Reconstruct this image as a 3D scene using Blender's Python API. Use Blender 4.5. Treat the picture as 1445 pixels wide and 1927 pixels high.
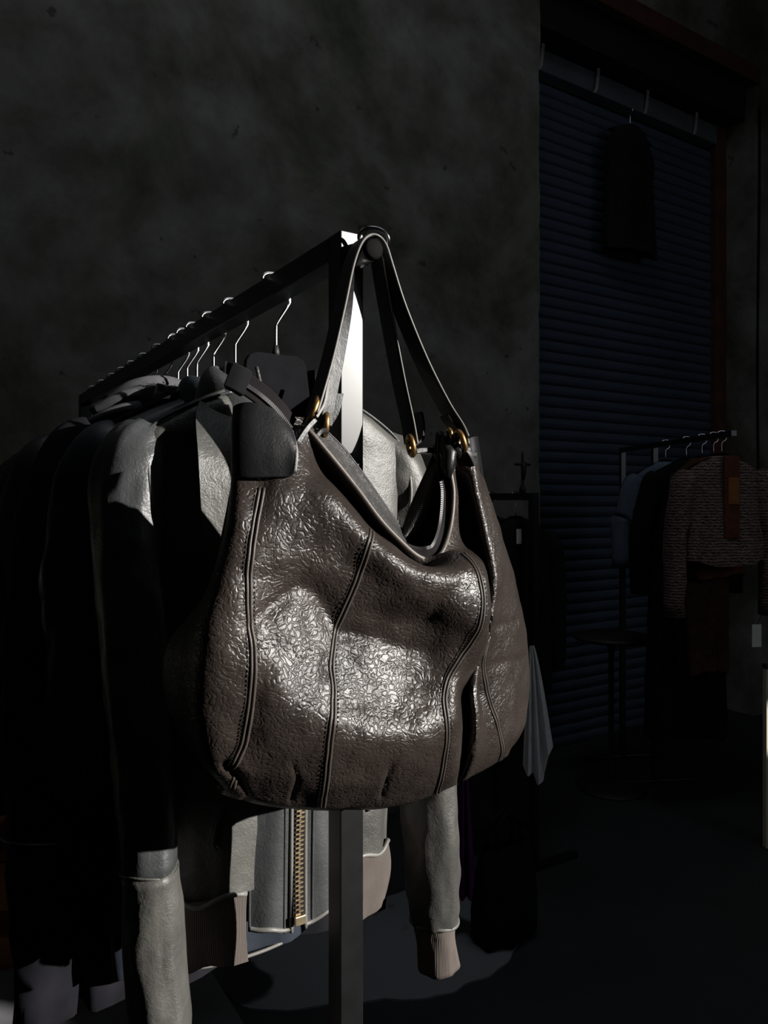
import bpy, bmesh, math, random
from mathutils import Vector, Matrix, noise
V = Vector
# ------------------------------------------------------------------ clear
for o in list(bpy.data.objects):
    bpy.data.objects.remove(o, do_unlink=True)
S = bpy.context.scene
COL = S.collection
# ------------------------------------------------------------------ camera
F, CX, HY, CH = 1400.0, 722.5, 940.0, 1.40      # focal length (px), centre, horizon row, eye height
cam = bpy.data.cameras.new('camera'); co = bpy.data.objects.new('camera', cam); COL.objects.link(co)
co.location = (0, 0, CH); co.rotation_euler = (math.radians(90), 0, 0)
cam.sensor_fit = 'VERTICAL'; cam.sensor_height = 36.0; cam.lens = F / 1927 * 36.0
cam.shift_y = -(963.5 - HY) / 1927; cam.clip_start = 0.02; cam.clip_end = 100
S.camera = co
# ------------------------------------------------------------------ rack frame: r = along the rail (away), e = across (right)
AL = math.atan2(0.534, 0.845)
r = V((-math.sin(AL), math.cos(AL), 0)); e = V((math.cos(AL), math.sin(AL), 0)); UP = V((0, 0, 1))
def ER(a, b, z=0): return e * a + r * b + UP * z
def P(px, py, Z): return V(((px - CX) / F * Z, Z, CH + (HY - py) / F * Z))
# ------------------------------------------------------------------ world, sun, exposure
SUN_H = V((0.962, -0.271, 0)).normalized(); SUN_EL = math.radians(16.5)
TO_SUN = (SUN_H * math.cos(SUN_EL) + UP * math.sin(SUN_EL)).normalized()
sl = bpy.data.lights.new('sun', 'SUN'); sl.energy = 9.0; sl.angle = math.radians(0.5); sl.color = (1, 0.965, 0.91)
so = bpy.data.objects.new('sun', sl); COL.objects.link(so); so.location = (3, -2, 6)
so.rotation_euler = TO_SUN.to_track_quat('Z', 'Y').to_euler()
w = bpy.data.worlds.new('world'); S.world = w; w.use_nodes = True
bgn = w.node_tree.nodes['Background']; bgn.inputs[0].default_value = (0.88, 0.94, 1.0, 1); bgn.inputs[1].default_value = 1.15
S.view_settings.view_transform = 'Standard'; S.view_settings.look = 'None'
S.view_settings.exposure = 0.0; S.view_settings.gamma = 1.0; S.view_settings.use_curve_mapping = False

# ------------------------------------------------------------------ materials
def nodes_of(name):
    m = bpy.data.materials.new(name); m.use_nodes = True
    nt = m.node_tree; b = nt.nodes['Principled BSDF']
    return m, nt, b
def N(nt, t, **kw):
    n = nt.nodes.new(t)
    for k, v in kw.items(): setattr(n, k, v)
    return n
def coords(nt, obj=True):
    return N(nt, 'ShaderNodeTexCoord').outputs['Object' if obj else 'Generated']
def noise_tex(nt, vec, scale, detail=4, rough=0.55, dist=0):
    n = N(nt, 'ShaderNodeTexNoise'); n.inputs['Scale'].default_value = scale
    n.inputs['Detail'].default_value = detail; n.inputs['Roughness'].default_value = rough
    n.inputs['Distortion'].default_value = dist; nt.links.new(vec, n.inputs['Vector']); return n.outputs['Fac']
def ramp(nt, fac, stops):
    n = N(nt, 'ShaderNodeValToRGB'); cr = n.color_ramp
    while len(cr.elements) < len(stops): cr.elements.new(0.5)
    for el, (p, c) in zip(cr.elements, stops): el.position = p; el.color = (*c, 1)
    nt.links.new(fac, n.inputs['Fac']); return n.outputs['Color']
def bump(nt, h, strength, dist, prev=None):
    n = N(nt, 'ShaderNodeBump'); n.inputs['Strength'].default_value = strength; n.inputs['Distance'].default_value = dist
    nt.links.new(h, n.inputs['Height'])
    if prev is not None: nt.links.new(prev, n.inputs['Normal'])
    return n.outputs['Normal']
def plain(name, col, rough=0.5, metal=0.0, spec=0.5, nscale=60, var=0.25, bs=0.15, bd=0.001):
    m, nt, b = nodes_of(name); v = coords(nt)
    f = noise_tex(nt, v, nscale, 3)
    c0 = tuple(max(0, c * (1 - var)) for c in col); c1 = tuple(min(1, c * (1 + var)) for c in col)
    nt.links.new(ramp(nt, f, [(0.3, c0), (0.7, c1)]), b.inputs['Base Color'])
    b.inputs['Roughness'].default_value = rough; b.inputs['Metallic'].default_value = metal
    b.inputs['Specular IOR Level'].default_value = spec
    if bs: nt.links.new(bump(nt, f, bs, bd), b.inputs['Normal'])
    return m
def leather(name, dark, light, rough=0.42, pebble=None, pstr=0.6, grain=420, gstr=0.35, spec=0.5, patch=9, coat=0.0):
    m, nt, b = nodes_of(name); v = coords(nt)
    f = noise_tex(nt, v, patch, 5, 0.6)
    g = noise_tex(nt, v, grain, 3, 0.6)
    nt.links.new(ramp(nt, f, [(0.32, dark), (0.7, light)]), b.inputs['Base Color'])
    rr = N(nt, 'ShaderNodeMapRange'); nt.links.new(noise_tex(nt, v, patch * 3, 4), rr.inputs['Value'])
    rr.inputs['To Min'].default_value = rough - 0.09; rr.inputs['To Max'].default_value = rough + 0.09
    nt.links.new(rr.outputs[0], b.inputs['Roughness'])
    b.inputs['Specular IOR Level'].default_value = spec
    nrm = bump(nt, g, gstr, 0.0006)
    nrm = bump(nt, noise_tex(nt, v, grain * 0.17, 4), gstr * (0.3 if pebble else 0.8), 0.0015, nrm)
    if pebble:
        mp = N(nt, 'ShaderNodeMapping'); mp.inputs['Scale'].default_value = (1, 1, 1.35)
        wob = N(nt, 'ShaderNodeTexNoise'); wob.inputs['Scale'].default_value = pebble * 0.3; nt.links.new(v, wob.inputs['Vector'])
        mx = N(nt, 'ShaderNodeMix', data_type='VECTOR'); mx.inputs[0].default_value = 0.03
        nt.links.new(v, mx.inputs[4]); nt.links.new(wob.outputs['Color'], mx.inputs[5])
        nt.links.new(mx.outputs[1], mp.inputs['Vector'])
        vo = N(nt, 'ShaderNodeTexVoronoi', feature='DISTANCE_TO_EDGE'); vo.inputs['Scale'].default_value = pebble
        nt.links.new(mp.outputs[0], vo.inputs['Vector'])
        mr = N(nt, 'ShaderNodeMapRange'); mr.inputs['From Max'].default_value = 0.22
        mr.interpolation_type = 'SMOOTHERSTEP'; nt.links.new(vo.outputs['Distance'], mr.inputs['Value'])
        nrm = bump(nt, mr.outputs[0], pstr, 0.0022, nrm)
    nt.links.new(nrm, b.inputs['Normal'])
    return m
def cloth(name, col, col2=None, scale=30, rough=0.9, weave=900, bs=0.3):
    m, nt, b = nodes_of(name); v = coords(nt)
    col2 = col2 or tuple(c * 1.6 for c in col)
    nt.links.new(ramp(nt, noise_tex(nt, v, scale, 4), [(0.35, col), (0.7, col2)]), b.inputs['Base Color'])
    b.inputs['Roughness'].default_value = rough; b.inputs['Specular IOR Level'].default_value = 0.15
    nt.links.new(bump(nt, noise_tex(nt, v, weave, 2), bs, 0.0006), b.inputs['Normal'])
    return m
def ribbed(name, col, freq=900):
    m, nt, b = nodes_of(name); v = coords(nt)
    wv = N(nt, 'ShaderNodeTexWave', bands_direction='X'); wv.inputs['Scale'].default_value = freq / 6.28
    nt.links.new(v, wv.inputs['Vector'])
    nt.links.new(ramp(nt, noise_tex(nt, v, 14, 4), [(0.3, tuple(c * .7 for c in col)), (0.7, col)]), b.inputs['Base Color'])
    b.inputs['Roughness'].default_value = 0.85; b.inputs['Specular IOR Level'].default_value = 0.2
    nt.links.new(bump(nt, wv.outputs['Fac'], 0.5, 0.001), b.inputs['Normal'])
    return m

M = {}
M['bag'] = leather('bag_pebbled_leather', (0.016, 0.0122, 0.0105), (0.034, 0.0262, 0.0228), 0.36, pebble=145, pstr=0.26, gstr=0.42, spec=0.34, grain=600)
M['bag_edge'] = leather('bag_edge_leather', (0.05, 0.04, 0.033), (0.10, 0.082, 0.068), 0.5, gstr=0.3)
M['bag_seam'] = leather('bag_seam_leather', (0.03, 0.024, 0.020), (0.06, 0.048, 0.041), 0.5, gstr=0.3)
M['strap'] = leather('black_strap_leather', (0.004, 0.004, 0.005), (0.009, 0.009, 0.010), 0.40, grain=500, gstr=0.4, spec=0.32)
M['strap_edge'] = leather('strap_painted_edge', (0.10, 0.095, 0.09), (0.2, 0.19, 0.18), 0.5, gstr=0.2)
M['facing'] = leather('mouth_facing_leather', (0.018, 0.017, 0.017), (0.045, 0.043, 0.042), 0.45, pebble=260, pstr=0.3, gstr=0.4)
M['lining'] = cloth('bag_lining_cloth', (0.006, 0.006, 0.007))
M['thread'] = plain('seam_thread', (0.012, 0.010, 0.009), 0.7, bs=0)
M['brass'] = plain('aged_brass', (0.30, 0.185, 0.075), 0.45, 1.0, nscale=200, var=0.3)
M['zip_tape'] = cloth('zip_tape_cloth', (0.008, 0.0065, 0.0075), weave=1600)
M['zip_black'] = plain('dark_zip_teeth', (0.02, 0.018, 0.02), 0.45, 0.3, bs=0)
M['zip_gold'] = plain('gold_zip_teeth', (0.85, 0.66, 0.42), 0.38, 1.0, bs=0)
M['zip_silver'] = plain('silver_zip_teeth', (0.6, 0.6, 0.6), 0.3, 1.0, bs=0)
M['post'] = plain('satin_black_steel', (0.005, 0.005, 0.0055), 0.33, 0.0, 0.8, nscale=35, var=0.3, bs=0.05, bd=0.0004)
M['chrome'] = plain('polished_steel', (0.75, 0.76, 0.78), 0.2, 1.0, bs=0)
M['hanger'] = cloth('black_flocked_hanger', (0.002, 0.002, 0.003), (0.004, 0.004, 0.006), weave=1500)
M['j1'] = leather('worn_grey_leather', (0.040, 0.039, 0.036), (0.090, 0.088, 0.080), 0.44, grain=420, gstr=1.0, patch=10)
M['j1_dark'] = leather('worn_charcoal_leather', (0.028, 0.030, 0.032), (0.055, 0.057, 0.058), 0.40, grain=330, gstr=0.9, patch=8)
M['rib'] = ribbed('brown_grey_rib_knit', (0.11, 0.092, 0.082))
M['seam_light'] = leather('raised_seam_leather', (0.09, 0.088, 0.08), (0.16, 0.155, 0.145), 0.5, gstr=0.3)
M['black_leather'] = leather('black_leather', (0.010, 0.010, 0.012), (0.022, 0.022, 0.026), 0.42, grain=350, gstr=0.35)
M['navy_leather'] = leather('navy_leather', (0.014, 0.018, 0.026), (0.03, 0.036, 0.048), 0.42, grain=350, gstr=0.35)
M['suede'] = cloth('black_suede', (0.004, 0.004, 0.006), (0.011, 0.010, 0.014), scale=12, rough=0.85)
M['grey_jersey'] = cloth('grey_jersey', (0.06, 0.06, 0.065), (0.10, 0.10, 0.105))
M['black_cloth'] = cloth('black_cloth', (0.008, 0.008, 0.010))
M['dark_cloth'] = cloth('charcoal_cloth', (0.016, 0.017, 0.020))
M['fur'] = cloth('black_fluffy_knit', (0.010, 0.009, 0.010), (0.022, 0.02, 0.022), scale=80, weave=300, bs=0.9)
M['purple'] = cloth('deep_purple_cloth', (0.10, 0.012, 0.11), (0.15, 0.02, 0.16))
M['white_cloth'] = cloth('white_cotton', (0.78, 0.77, 0.80), (0.9, 0.9, 0.92))
M['brown_cloth'] = cloth('dark_brown_cloth', (0.05, 0.028, 0.02), (0.08, 0.045, 0.03))
M['orange_cloth'] = cloth('burnt_orange_cloth', (0.24, 0.085, 0.03), (0.33, 0.12, 0.045))
M['rust_cloth'] = cloth('rust_brown_cloth', (0.10, 0.035, 0.022), (0.14, 0.05, 0.03))
M['paper'] = plain('white_card', (0.75, 0.74, 0.70), 0.8, nscale=20, var=0.05, bs=0)
M['cream'] = plain('cream_painted_board', (0.62, 0.57, 0.46), 0.7, nscale=10, var=0.06, bs=0)
M['wood_dark'] = plain('dark_stained_wood', (0.035, 0.025, 0.02), 0.5, nscale=12, var=0.4)
M['red_wood'] = plain('red_brown_painted_timber', (0.085, 0.030, 0.022), 0.7, nscale=9, var=0.4)
M['grey_metal'] = plain('grey_painted_steel', (0.10, 0.12, 0.13), 0.5, nscale=8, var=0.2)
M['dark_metal'] = plain('black_steel_box', (0.012, 0.012, 0.014), 0.6, nscale=8, var=0.3)
M['strap_pale'] = plain('pale_webbing', (0.30, 0.30, 0.27), 0.8, nscale=50, var=0.2)
M['plinth'] = plain('grey_painted_plinth', (0.17, 0.17, 0.18), 0.75, nscale=6, var=0.2)
M['cable'] = plain('black_cable', (0.002, 0.002, 0.002), 0.8, spec=0.1, bs=0)
# tweed
def tweed():
    m, nt, b = nodes_of('pink_black_tweed'); v = coords(nt)
    wv = N(nt, 'ShaderNodeTexWave', bands_direction='Z'); wv.inputs['Scale'].default_value = 26
    wv.inputs['Distortion'].default_value = 5; wv.inputs['Detail'].default_value = 3; wv.inputs['Detail Scale'].default_value = 3
    nt.links.new(v, wv.inputs['Vector'])
    nn = noise_tex(nt, v, 38, 4, 0.7)
    mt = N(nt, 'ShaderNodeMath', operation='MULTIPLY'); nt.links.new(wv.outputs['Fac'], mt.inputs[0]); nt.links.new(nn, mt.inputs[1])
    nt.links.new(ramp(nt, mt.outputs[0], [(0.12, (0.03, 0.022, 0.022)), (0.30, (0.20, 0.125, 0.115)), (0.6, (0.30, 0.21, 0.185))]), b.inputs['Base Color'])
    b.inputs['Roughness'].default_value = 0.9
    nt.links.new(bump(nt, mt.outputs[0], 0.4, 0.004), b.inputs['Normal'])
    return m
M['tweed'] = tweed()
def plaster():
    m, nt, b = nodes_of('old_mottled_plaster'); v = coords(nt)
    big = noise_tex(nt, v, 0.9, 6, 0.62, 0.4); med = noise_tex(nt, v, 3.2, 6, 0.65, 0.2); fine = noise_tex(nt, v, 30, 5, 0.6)
    a = ramp(nt, big, [(0.36, (0.10, 0.105, 0.075)), (0.47, (0.19, 0.19, 0.165)), (0.55, (0.26, 0.255, 0.24)), (0.70, (0.20, 0.175, 0.165))])
    bcol = ramp(nt, med, [(0.35, (0.45, 0.46, 0.42)), (0.62, (1.0, 1.0, 1.0))])
    mx = N(nt, 'ShaderNodeMix', data_type='RGBA', blend_type='MULTIPLY'); mx.inputs[0].default_value = 0.9
    nt.links.new(a, mx.inputs[6]); nt.links.new(bcol, mx.inputs[7])
    # small dark chips and scratches
    ch = ramp(nt, noise_tex(nt, v, 11, 3, 0.5), [(0.27, (0.25, 0.25, 0.25)), (0.31, (1, 1, 1))])
    m2 = N(nt, 'ShaderNodeMix', data_type='RGBA', blend_type='MULTIPLY'); m2.inputs[0].default_value = 0.7
    nt.links.new(mx.outputs[2], m2.inputs[6]); nt.links.new(ch, m2.inputs[7])
    nt.links.new(m2.outputs[2], b.inputs['Base Color'])
    b.inputs['Roughness'].default_value = 0.9; b.inputs['Specular IOR Level'].default_value = 0.2
    nrm = bump(nt, fine, 0.25, 0.004); nt.links.new(bump(nt, med, 0.3, 0.02, nrm), b.inputs['Normal'])
    return m
M['plaster'] = plaster()
def concrete():
    m, nt, b = nodes_of('dark_worn_concrete'); v = coords(nt)
    f = noise_tex(nt, v, 2.2, 7, 0.65); g = noise_tex(nt, v, 45, 4, 0.6)
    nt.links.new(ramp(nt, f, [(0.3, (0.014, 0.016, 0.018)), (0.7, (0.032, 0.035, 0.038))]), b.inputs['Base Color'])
    b.inputs['Roughness'].default_value = 0.75
    nt.links.new(bump(nt, g, 0.3, 0.004), b.inputs['Normal'])
    return m
M['concrete'] = concrete()
def shutter_mat():
    m, nt, b = nodes_of('blue_grey_painted_shutter'); v = coords(nt)
    f = noise_tex(nt, v, 1.6, 5, 0.6)
    nt.links.new(ramp(nt, f, [(0.3, (0.042, 0.060, 0.095)), (0.7, (0.066, 0.087, 0.130))]), b.inputs['Base Color'])
    b.inputs['Roughness'].default_value = 0.55
    return m
M['shutter'] = shutter_mat()
def brick_mat():
    m, nt, b = nodes_of('fired_clay_brick'); v = coords(nt)
    inf = N(nt, 'ShaderNodeObjectInfo')
    f = noise_tex(nt, v, 22, 5, 0.65)
    c = ramp(nt, f, [(0.3, (0.36, 0.15, 0.07)), (0.7, (0.62, 0.28, 0.13))])
    k = ramp(nt, inf.outputs['Random'], [(0.0, (0.65, 0.62, 0.6)), (1.0, (1.15, 1.05, 1.0))])
    mx = N(nt, 'ShaderNodeMix', data_type='RGBA', blend_type='MULTIPLY'); mx.inputs[0].default_value = 1
    nt.links.new(c, mx.inputs[6]); nt.links.new(k, mx.inputs[7]); nt.links.new(mx.outputs[2], b.inputs['Base Color'])
    b.inputs['Roughness'].default_value = 0.9
    nt.links.new(bump(nt, noise_tex(nt, v, 90, 4), 0.5, 0.003), b.inputs['Normal'])
    return m
M['brick'] = brick_mat()
def cowhide():
    m, nt, b = nodes_of('black_white_cowhide'); v = coords(nt)
    f = noise_tex(nt, v, 2.6, 3, 0.45, 0.3)
    nt.links.new(ramp(nt, f, [(0.37, (0.012, 0.012, 0.013)), (0.40, (0.20, 0.205, 0.225))]), b.inputs['Base Color'])
    b.inputs['Roughness'].default_value = 0.85
    nt.links.new(bump(nt, noise_tex(nt, v, 260, 3), 0.5, 0.003), b.inputs['Normal'])
    return m
M['cowhide'] = cowhide()

# ------------------------------------------------------------------ object helpers
def link(o, parent=None, label=None, cat=None, group=None, kind=None):
    COL.objects.link(o)
    if parent is not None: o.parent = parent
    if label: o['label'] = label
    if cat: o['category'] = cat
    if group: o['group'] = group
    if kind: o['kind'] = kind
    return o
def thing(name, loc, label, cat, rz=0.0, group=None):
    o = bpy.data.objects.new(name, None); o.empty_display_size = 0.05
    o.location = loc; o.rotation_euler = (0, 0, rz)
    return link(o, None, label, cat, group)
def mk(name, verts, faces, mat, parent=None, smooth=True, off=None, **kw):
    """mesh object; verts minus off (the parent's world location)"""
    me = bpy.data.meshes.new(name)
    if off is not None: verts = [V(v) - V(off) for v in verts]
    me.from_pydata([tuple(v) for v in verts], [], faces); me.validate(); me.update()
    bm = bmesh.new(); bm.from_mesh(me); bmesh.ops.remove_doubles(bm, verts=bm.verts, dist=1e-6)
    bmesh.ops.recalc_face_normals(bm, faces=bm.faces); bm.to_mesh(me); bm.free()
    if smooth:
        for p in me.polygons: p.use_smooth = True
    me.materials.append(mat)
    o = bpy.data.objects.new(name, me)
    return link(o, parent, **kw)
def solid(o, t, offset=0):
    md = o.modifiers.new('thickness', 'SOLIDIFY'); md.thickness = t; md.offset = offset
    es = o.modifiers.new('edges', 'EDGE_SPLIT'); es.split_angle = 0.9; return o
def cr(p0, p1, p2, p3, t):
    return 0.5 * ((2 * p1) + (p2 - p0) * t + (2 * p0 - 5 * p1 + 4 * p2 - p3) * t * t + (3 * p1 - p0 - 3 * p2 + p3) * t ** 3)
def spline(pts, n):
    """Catmull-Rom through pts (Vectors or floats), n samples per segment"""
    pts = list(pts); q = [pts[0] * 2 - pts[1]] + pts + [pts[-1] * 2 - pts[-2]]
    out = []
    for i in range(1, len(q) - 2):
        for k in range(n): out.append(cr(q[i - 1], q[i], q[i + 1], q[i + 2], k / n))
    out.append(q[-2]); return out
def grid_faces(nu, nv, wrap=False):
    f = []
    for i in range(nu if wrap else nu - 1):
        for j in range(nv - 1):
            a = i * nv + j; b = ((i + 1) % nu) * nv + j
            f.append((a, b, b + 1, a + 1))
    return f
def net(cols, nu, nv):
    """bicubic patch through a control net cols[i][j] -> list of columns of Vectors"""
    fine = [spline(c, nv) for c in cols]
    rows = [spline([c[j] for c in fine], nu) for j in range(len(fine[0]))]
    return [[rows[j][i] for j in range(len(rows))] for i in range(len(rows[0]))]
def flat(cols): return [p for c in cols for p in c]
def tube_geo(path, rad, seg=10, closed=False, cap=True, squash=None):
    n = len(path); vs = []; fs = []
    prev = None
    for i, p in enumerate(path):
        if closed: t = path[(i + 1) % n] - path[i - 1]
        else: t = path[min(i + 1, n - 1)] - path[max(i - 1, 0)]
        t = t.normalized() if t.length > 1e-9 else UP.copy()
        if prev is None:
            a = UP if abs(t.z) < 0.9 else V((1, 0, 0)); u = t.cross(a).normalized()
        else:
            u = prev - t * prev.dot(t); u = u.normalized() if u.length > 1e-6 else t.orthogonal().normalized()
        prev = u; v = t.cross(u)
        rr = rad[i] if isinstance(rad, (list, tuple)) else rad
        for k in range(seg):
            a = 2 * math.pi * k / seg
            vs.append(p + u * math.cos(a) * rr + v * math.sin(a) * rr)
    for i in range(n if closed else n - 1):
        for k in range(seg):
            a = i * seg + k; b = i * seg + (k + 1) % seg; c = ((i + 1) % n) * seg
            fs.append((a, b, c + (k + 1) % seg, c + k))
    if cap and not closed:
        fs.append(tuple(range(seg))[::-1]); fs.append(tuple((n - 1) * seg + k for k in range(seg)))
    return vs, fs
def tube(name, path, rad, mat, parent=None, off=None, seg=10, closed=False, **kw):
    vs, fs = tube_geo(path, rad, seg, closed)
    return mk(name, vs, fs, mat, parent, True, off, **kw)
def ribbon_geo(path, wid, th):
    """strap of rectangular section: path Vectors, wid = list of half-width vectors, th thickness"""
    vs, fs = [], []; n = len(path)
    for i in range(n):
        t = (path[min(i + 1, n - 1)] - path[max(i - 1, 0)]).normalized()
        w_ = wid[i]; nn = t.cross(w_).normalized() * th * 0.5
        vs += [path[i] - w_ - nn, path[i] + w_ - nn, path[i] + w_ + nn, path[i] - w_ + nn]
    for i in range(n - 1):
        for k in range(4):
            a = i * 4 + k; b = i * 4 + (k + 1) % 4
            fs.append((a, b, b + 4, a + 4))
    fs += [(0, 1, 2, 3)[::-1], tuple((n - 1) * 4 + k for k in range(4))]
    return vs, fs
def ribbon(name, path, wid, th, mat, parent=None, off=None, bev=0.0, **kw):
    if not isinstance(wid, list): wid = [wid] * len(path)
    vs, fs = ribbon_geo(path, wid, th)
    o = mk(name, vs, fs, mat, parent, False, off, **kw)
    if bev:
        md = o.modifiers.new('bevel', 'BEVEL'); md.width = bev; md.segments = 2; md.limit_method = 'ANGLE'; md.angle_limit = 0.9
    return o
def box_geo(c, ax, ay, az):
    vs = [c + ax * i + ay * j + az * k for i in (-1, 1) for j in (-1, 1) for k in (-1, 1)]
    fs = [(0, 1, 3, 2), (4, 6, 7, 5), (0, 4, 5, 1), (2, 3, 7, 6), (0, 2, 6, 4), (1, 5, 7, 3)]
    return vs, fs
def box(name, c, ax, ay, az, mat, parent=None, off=None, bev=0.0, **kw):
    vs, fs = box_geo(V(c), V(ax), V(ay), V(az))
    o = mk(name, vs, fs, mat, parent, False, off, **kw)
    if bev:
        md = o.modifiers.new('bevel', 'BEVEL'); md.width = bev; md.segments = 2
    return o
def erbox(name, e0, e1, r0, r1, z0, z1, mat, parent=None, off=None, bev=0.0, **kw):
    c = ER((e0 + e1) / 2, (r0 + r1) / 2, (z0 + z1) / 2)
    return box(name, c, e * (e1 - e0) / 2, r * (r1 - r0) / 2, UP * (z1 - z0) / 2, mat, parent, off, bev, **kw)
def merge(parts):
    vs, fs = [], []
    for a, b in parts:
        o = len(vs); vs += a; fs += [tuple(i + o for i in f) for f in b]
    return vs, fs
def prism_geo(pts, nvec):
    """outline pts (Vectors) extruded by nvec"""
    n = len(pts); vs = list(pts) + [p + nvec for p in pts]
    fs = [tuple(range(n))[::-1], tuple(range(n, 2 * n))] + [(i, (i + 1) % n, n + (i + 1) % n, n + i) for i in range(n)]
    return vs, fs
def nz(p, s, seed=0): return noise.noise(V((p[0] * s + seed * 7.3, p[1] * s - seed * 3.1, p[2] * s + seed * 1.7)))

# ------------------------------------------------------------------ THE ROOM
RW = 2.787            # plaster wall plane (distance along r)
EJ0, EJ1 = 2.70, 4.593  # doorway jambs along e
RS = 3.03             # shutter plane
ZT = 4.10             # doorway head
ZC = 4.9              # ceiling
RB = -2.0             # back wall with the openings added for the sun
EL, ERT = -3.2, 8.2
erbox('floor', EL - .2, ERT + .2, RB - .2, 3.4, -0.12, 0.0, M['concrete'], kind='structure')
# ceiling with an unseen opening added for soft daylight
FILL_OPENING = (-0.5, 2.1, 0.3, 1.6)
cp = [box_geo(ER((a + b) / 2, (c_ + d_) / 2, ZC + .05), e * (b - a) / 2, r * (d_ - c_) / 2, UP * .05) for a, b, c_, d_ in
      [(EL - .2, FILL_OPENING[0], RB - .2, 3.4), (FILL_OPENING[1], ERT + .2, RB - .2, 3.4), (FILL_OPENING[0], FILL_OPENING[1], RB - .2, FILL_OPENING[2]), (FILL_OPENING[0], FILL_OPENING[1], FILL_OPENING[3], 3.4)]]
vs, fs = merge(cp); mk('ceiling', vs, fs, M['plaster'], None, False, kind='structure')
# plaster wall left of the doorway, with a worn broken edge at the jamb
random.seed(3)
pts = []
zz = 0.0
while zz < ZC:
    pts.append((EJ0 + 0.018 * noise.noise(V((0, 0, zz * 3.3))) + 0.010 * noise.noise(V((4, 0, zz * 13))), zz)); zz += 0.05
outl = [ER(EL, RW, 0)] + [ER(a, RW, b) for a, b in pts] + [ER(EJ0, RW, ZC), ER(EL, RW, ZC)]
vs, fs = prism_geo(outl, r * 0.2)
mk('wall_front', vs, fs, M['plaster'], None, False, kind='structure')
erbox('wall_front_right', EJ1, ERT, RW, RW + .2, 0, ZC, M['plaster'], kind='structure')
erbox('wall_front_header', EJ0 - .1, EJ1 + .1, RW + 0.001, RW + .2, ZT, ZC - .001, M['plaster'], kind='structure')
erbox('wall_left', EL - .2, EL, RB - .2, 3.4, 0, ZC, M['plaster'], kind='structure')
erbox('wall_right', ERT, ERT + .2, RB - .2, 3.4, 0, ZC, M['plaster'], kind='structure')
erbox('wall_front_recess', EJ0 - .4, EJ1 + .6, RS + .12, RS + .3, 0, ZC, M['plaster'], kind='structure')
# back wall; two unseen openings added, sized to aim sun at rack and board
# (built from strips around the openings)
SUN_OPENINGS = [(2.42, 3.68, 1.80, 3.22), (6.20, 6.50, 1.86, 2.13)]
def back_wall():
    parts = []; x = EL
    def add(e0, e1, z0, z1):
        if e1 - e0 > 1e-4 and z1 - z0 > 1e-4:
            parts.append(box_geo(ER((e0 + e1) / 2, RB - .1, (z0 + z1) / 2), e * (e1 - e0) / 2, r * .1, UP * (z1 - z0) / 2))
    for (a, b, z0, z1) in SUN_OPENINGS:
        add(x, a, 0, ZC); add(a, b, 0, z0); add(a, b, z1, ZC); x = b
    add(x, ERT, 0, ZC)
    vs, fs = merge(parts)
    me = mk('wall_back', vs, fs, M['plaster'], None, False, kind='structure')
back_wall()
# doorway head: red-brown timber edge, dark shutter box, grey rail
erbox('trim_1', EJ0 - .05, EJ1 + .03, RW - .025, RW + .02, ZT - .02, ZT + .09, M['red_wood'], kind='structure')
erbox('trim_2', EJ0 - .05, EJ1, RW + .06, RS + .1, ZT - .22, ZT + .02, M['dark_metal'], kind='structure')
erbox('trim_3', EJ0 - .05, EJ1 - .12, RS - .06, RS + .02, 3.74, 3.86, M['grey_metal'], bev=.006, kind='structure')
erbox('trim_4', EJ1 - .115, EJ1 - .001, RS - .05, RS + .1, 0, ZT - .225, M['red_wood'], bev=.004, kind='structure')
# roller shutter of separate curved slats
sh = bpy.data.objects.new('door_1', None); sh.location = ER(EJ0 - .1, RS, 0); sh.rotation_euler = (0, 0, AL)
link(sh, None, kind='structure')
SLW, SLP = EJ1 - .12 - EJ0 + .1, 0.062
prof = [(0.0, 0.0), (-0.009, 0.010), (-0.014, 0.026), (-0.012, 0.042), (-0.004, 0.055), (0.002, 0.0585), (0.004, 0.0)]
sv = [(x, y, z) for x in (0.0, SLW) for (y, z) in prof]
n_ = len(prof)
sf = [(i, (i + 1) % n_, n_ + (i + 1) % n_, n_ + i) for i in range(n_)] + [tuple(range(n_))[::-1], tuple(range(n_, 2 * n_))]
slat0 = mk('slat', sv, sf, M['shutter'], sh, False)
for k in range(1, 60):
    s_ = slat0.copy(); link(s_, sh); s_.location = (0, 0, k * SLP)

# four pale webbing loops hanging from the shutter box
for k, (px, lab) in enumerate([(1022, 'pale webbing strap over the shutter, nearest the plaster jamb'), (1126, 'pale webbing strap over the shutter, second from the plaster jamb'),
                               (1219, 'pale webbing strap over the shutter, third from the plaster jamb'), (1311, 'pale webbing strap over the shutter, nearest the timber frame')]):
    u = (px - CX) / F; Z = (RS - .075) / (0.845 - 0.534 * u); base = P(px, HY, Z); base.z = 0
    pth = spline([base + UP * (ZT - .222) , base + UP * (ZT - .27) + e * -.006, base + UP * (ZT - .34) - e * .016, base + UP * (ZT - .372) - e * .035], 5)
    ribbon('webbing_strap', pth, e * 0.011, 0.006, M['strap_pale'], None, label=lab, cat='strap', group='straps above the shutter')

# cable down the wall at the right
b0 = ER(EJ1 + .03, RW - .012, 0)
cb = [b0 + UP * z + e * 0.012 * math.sin(z * 2.1) for z in [3.95 - 0.15 * i for i in range(22)]]
tube('wall_cable', cb, 0.006, M['cable'], label='thin black cable running down the wall right of the doorway', cat='cable')

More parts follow.
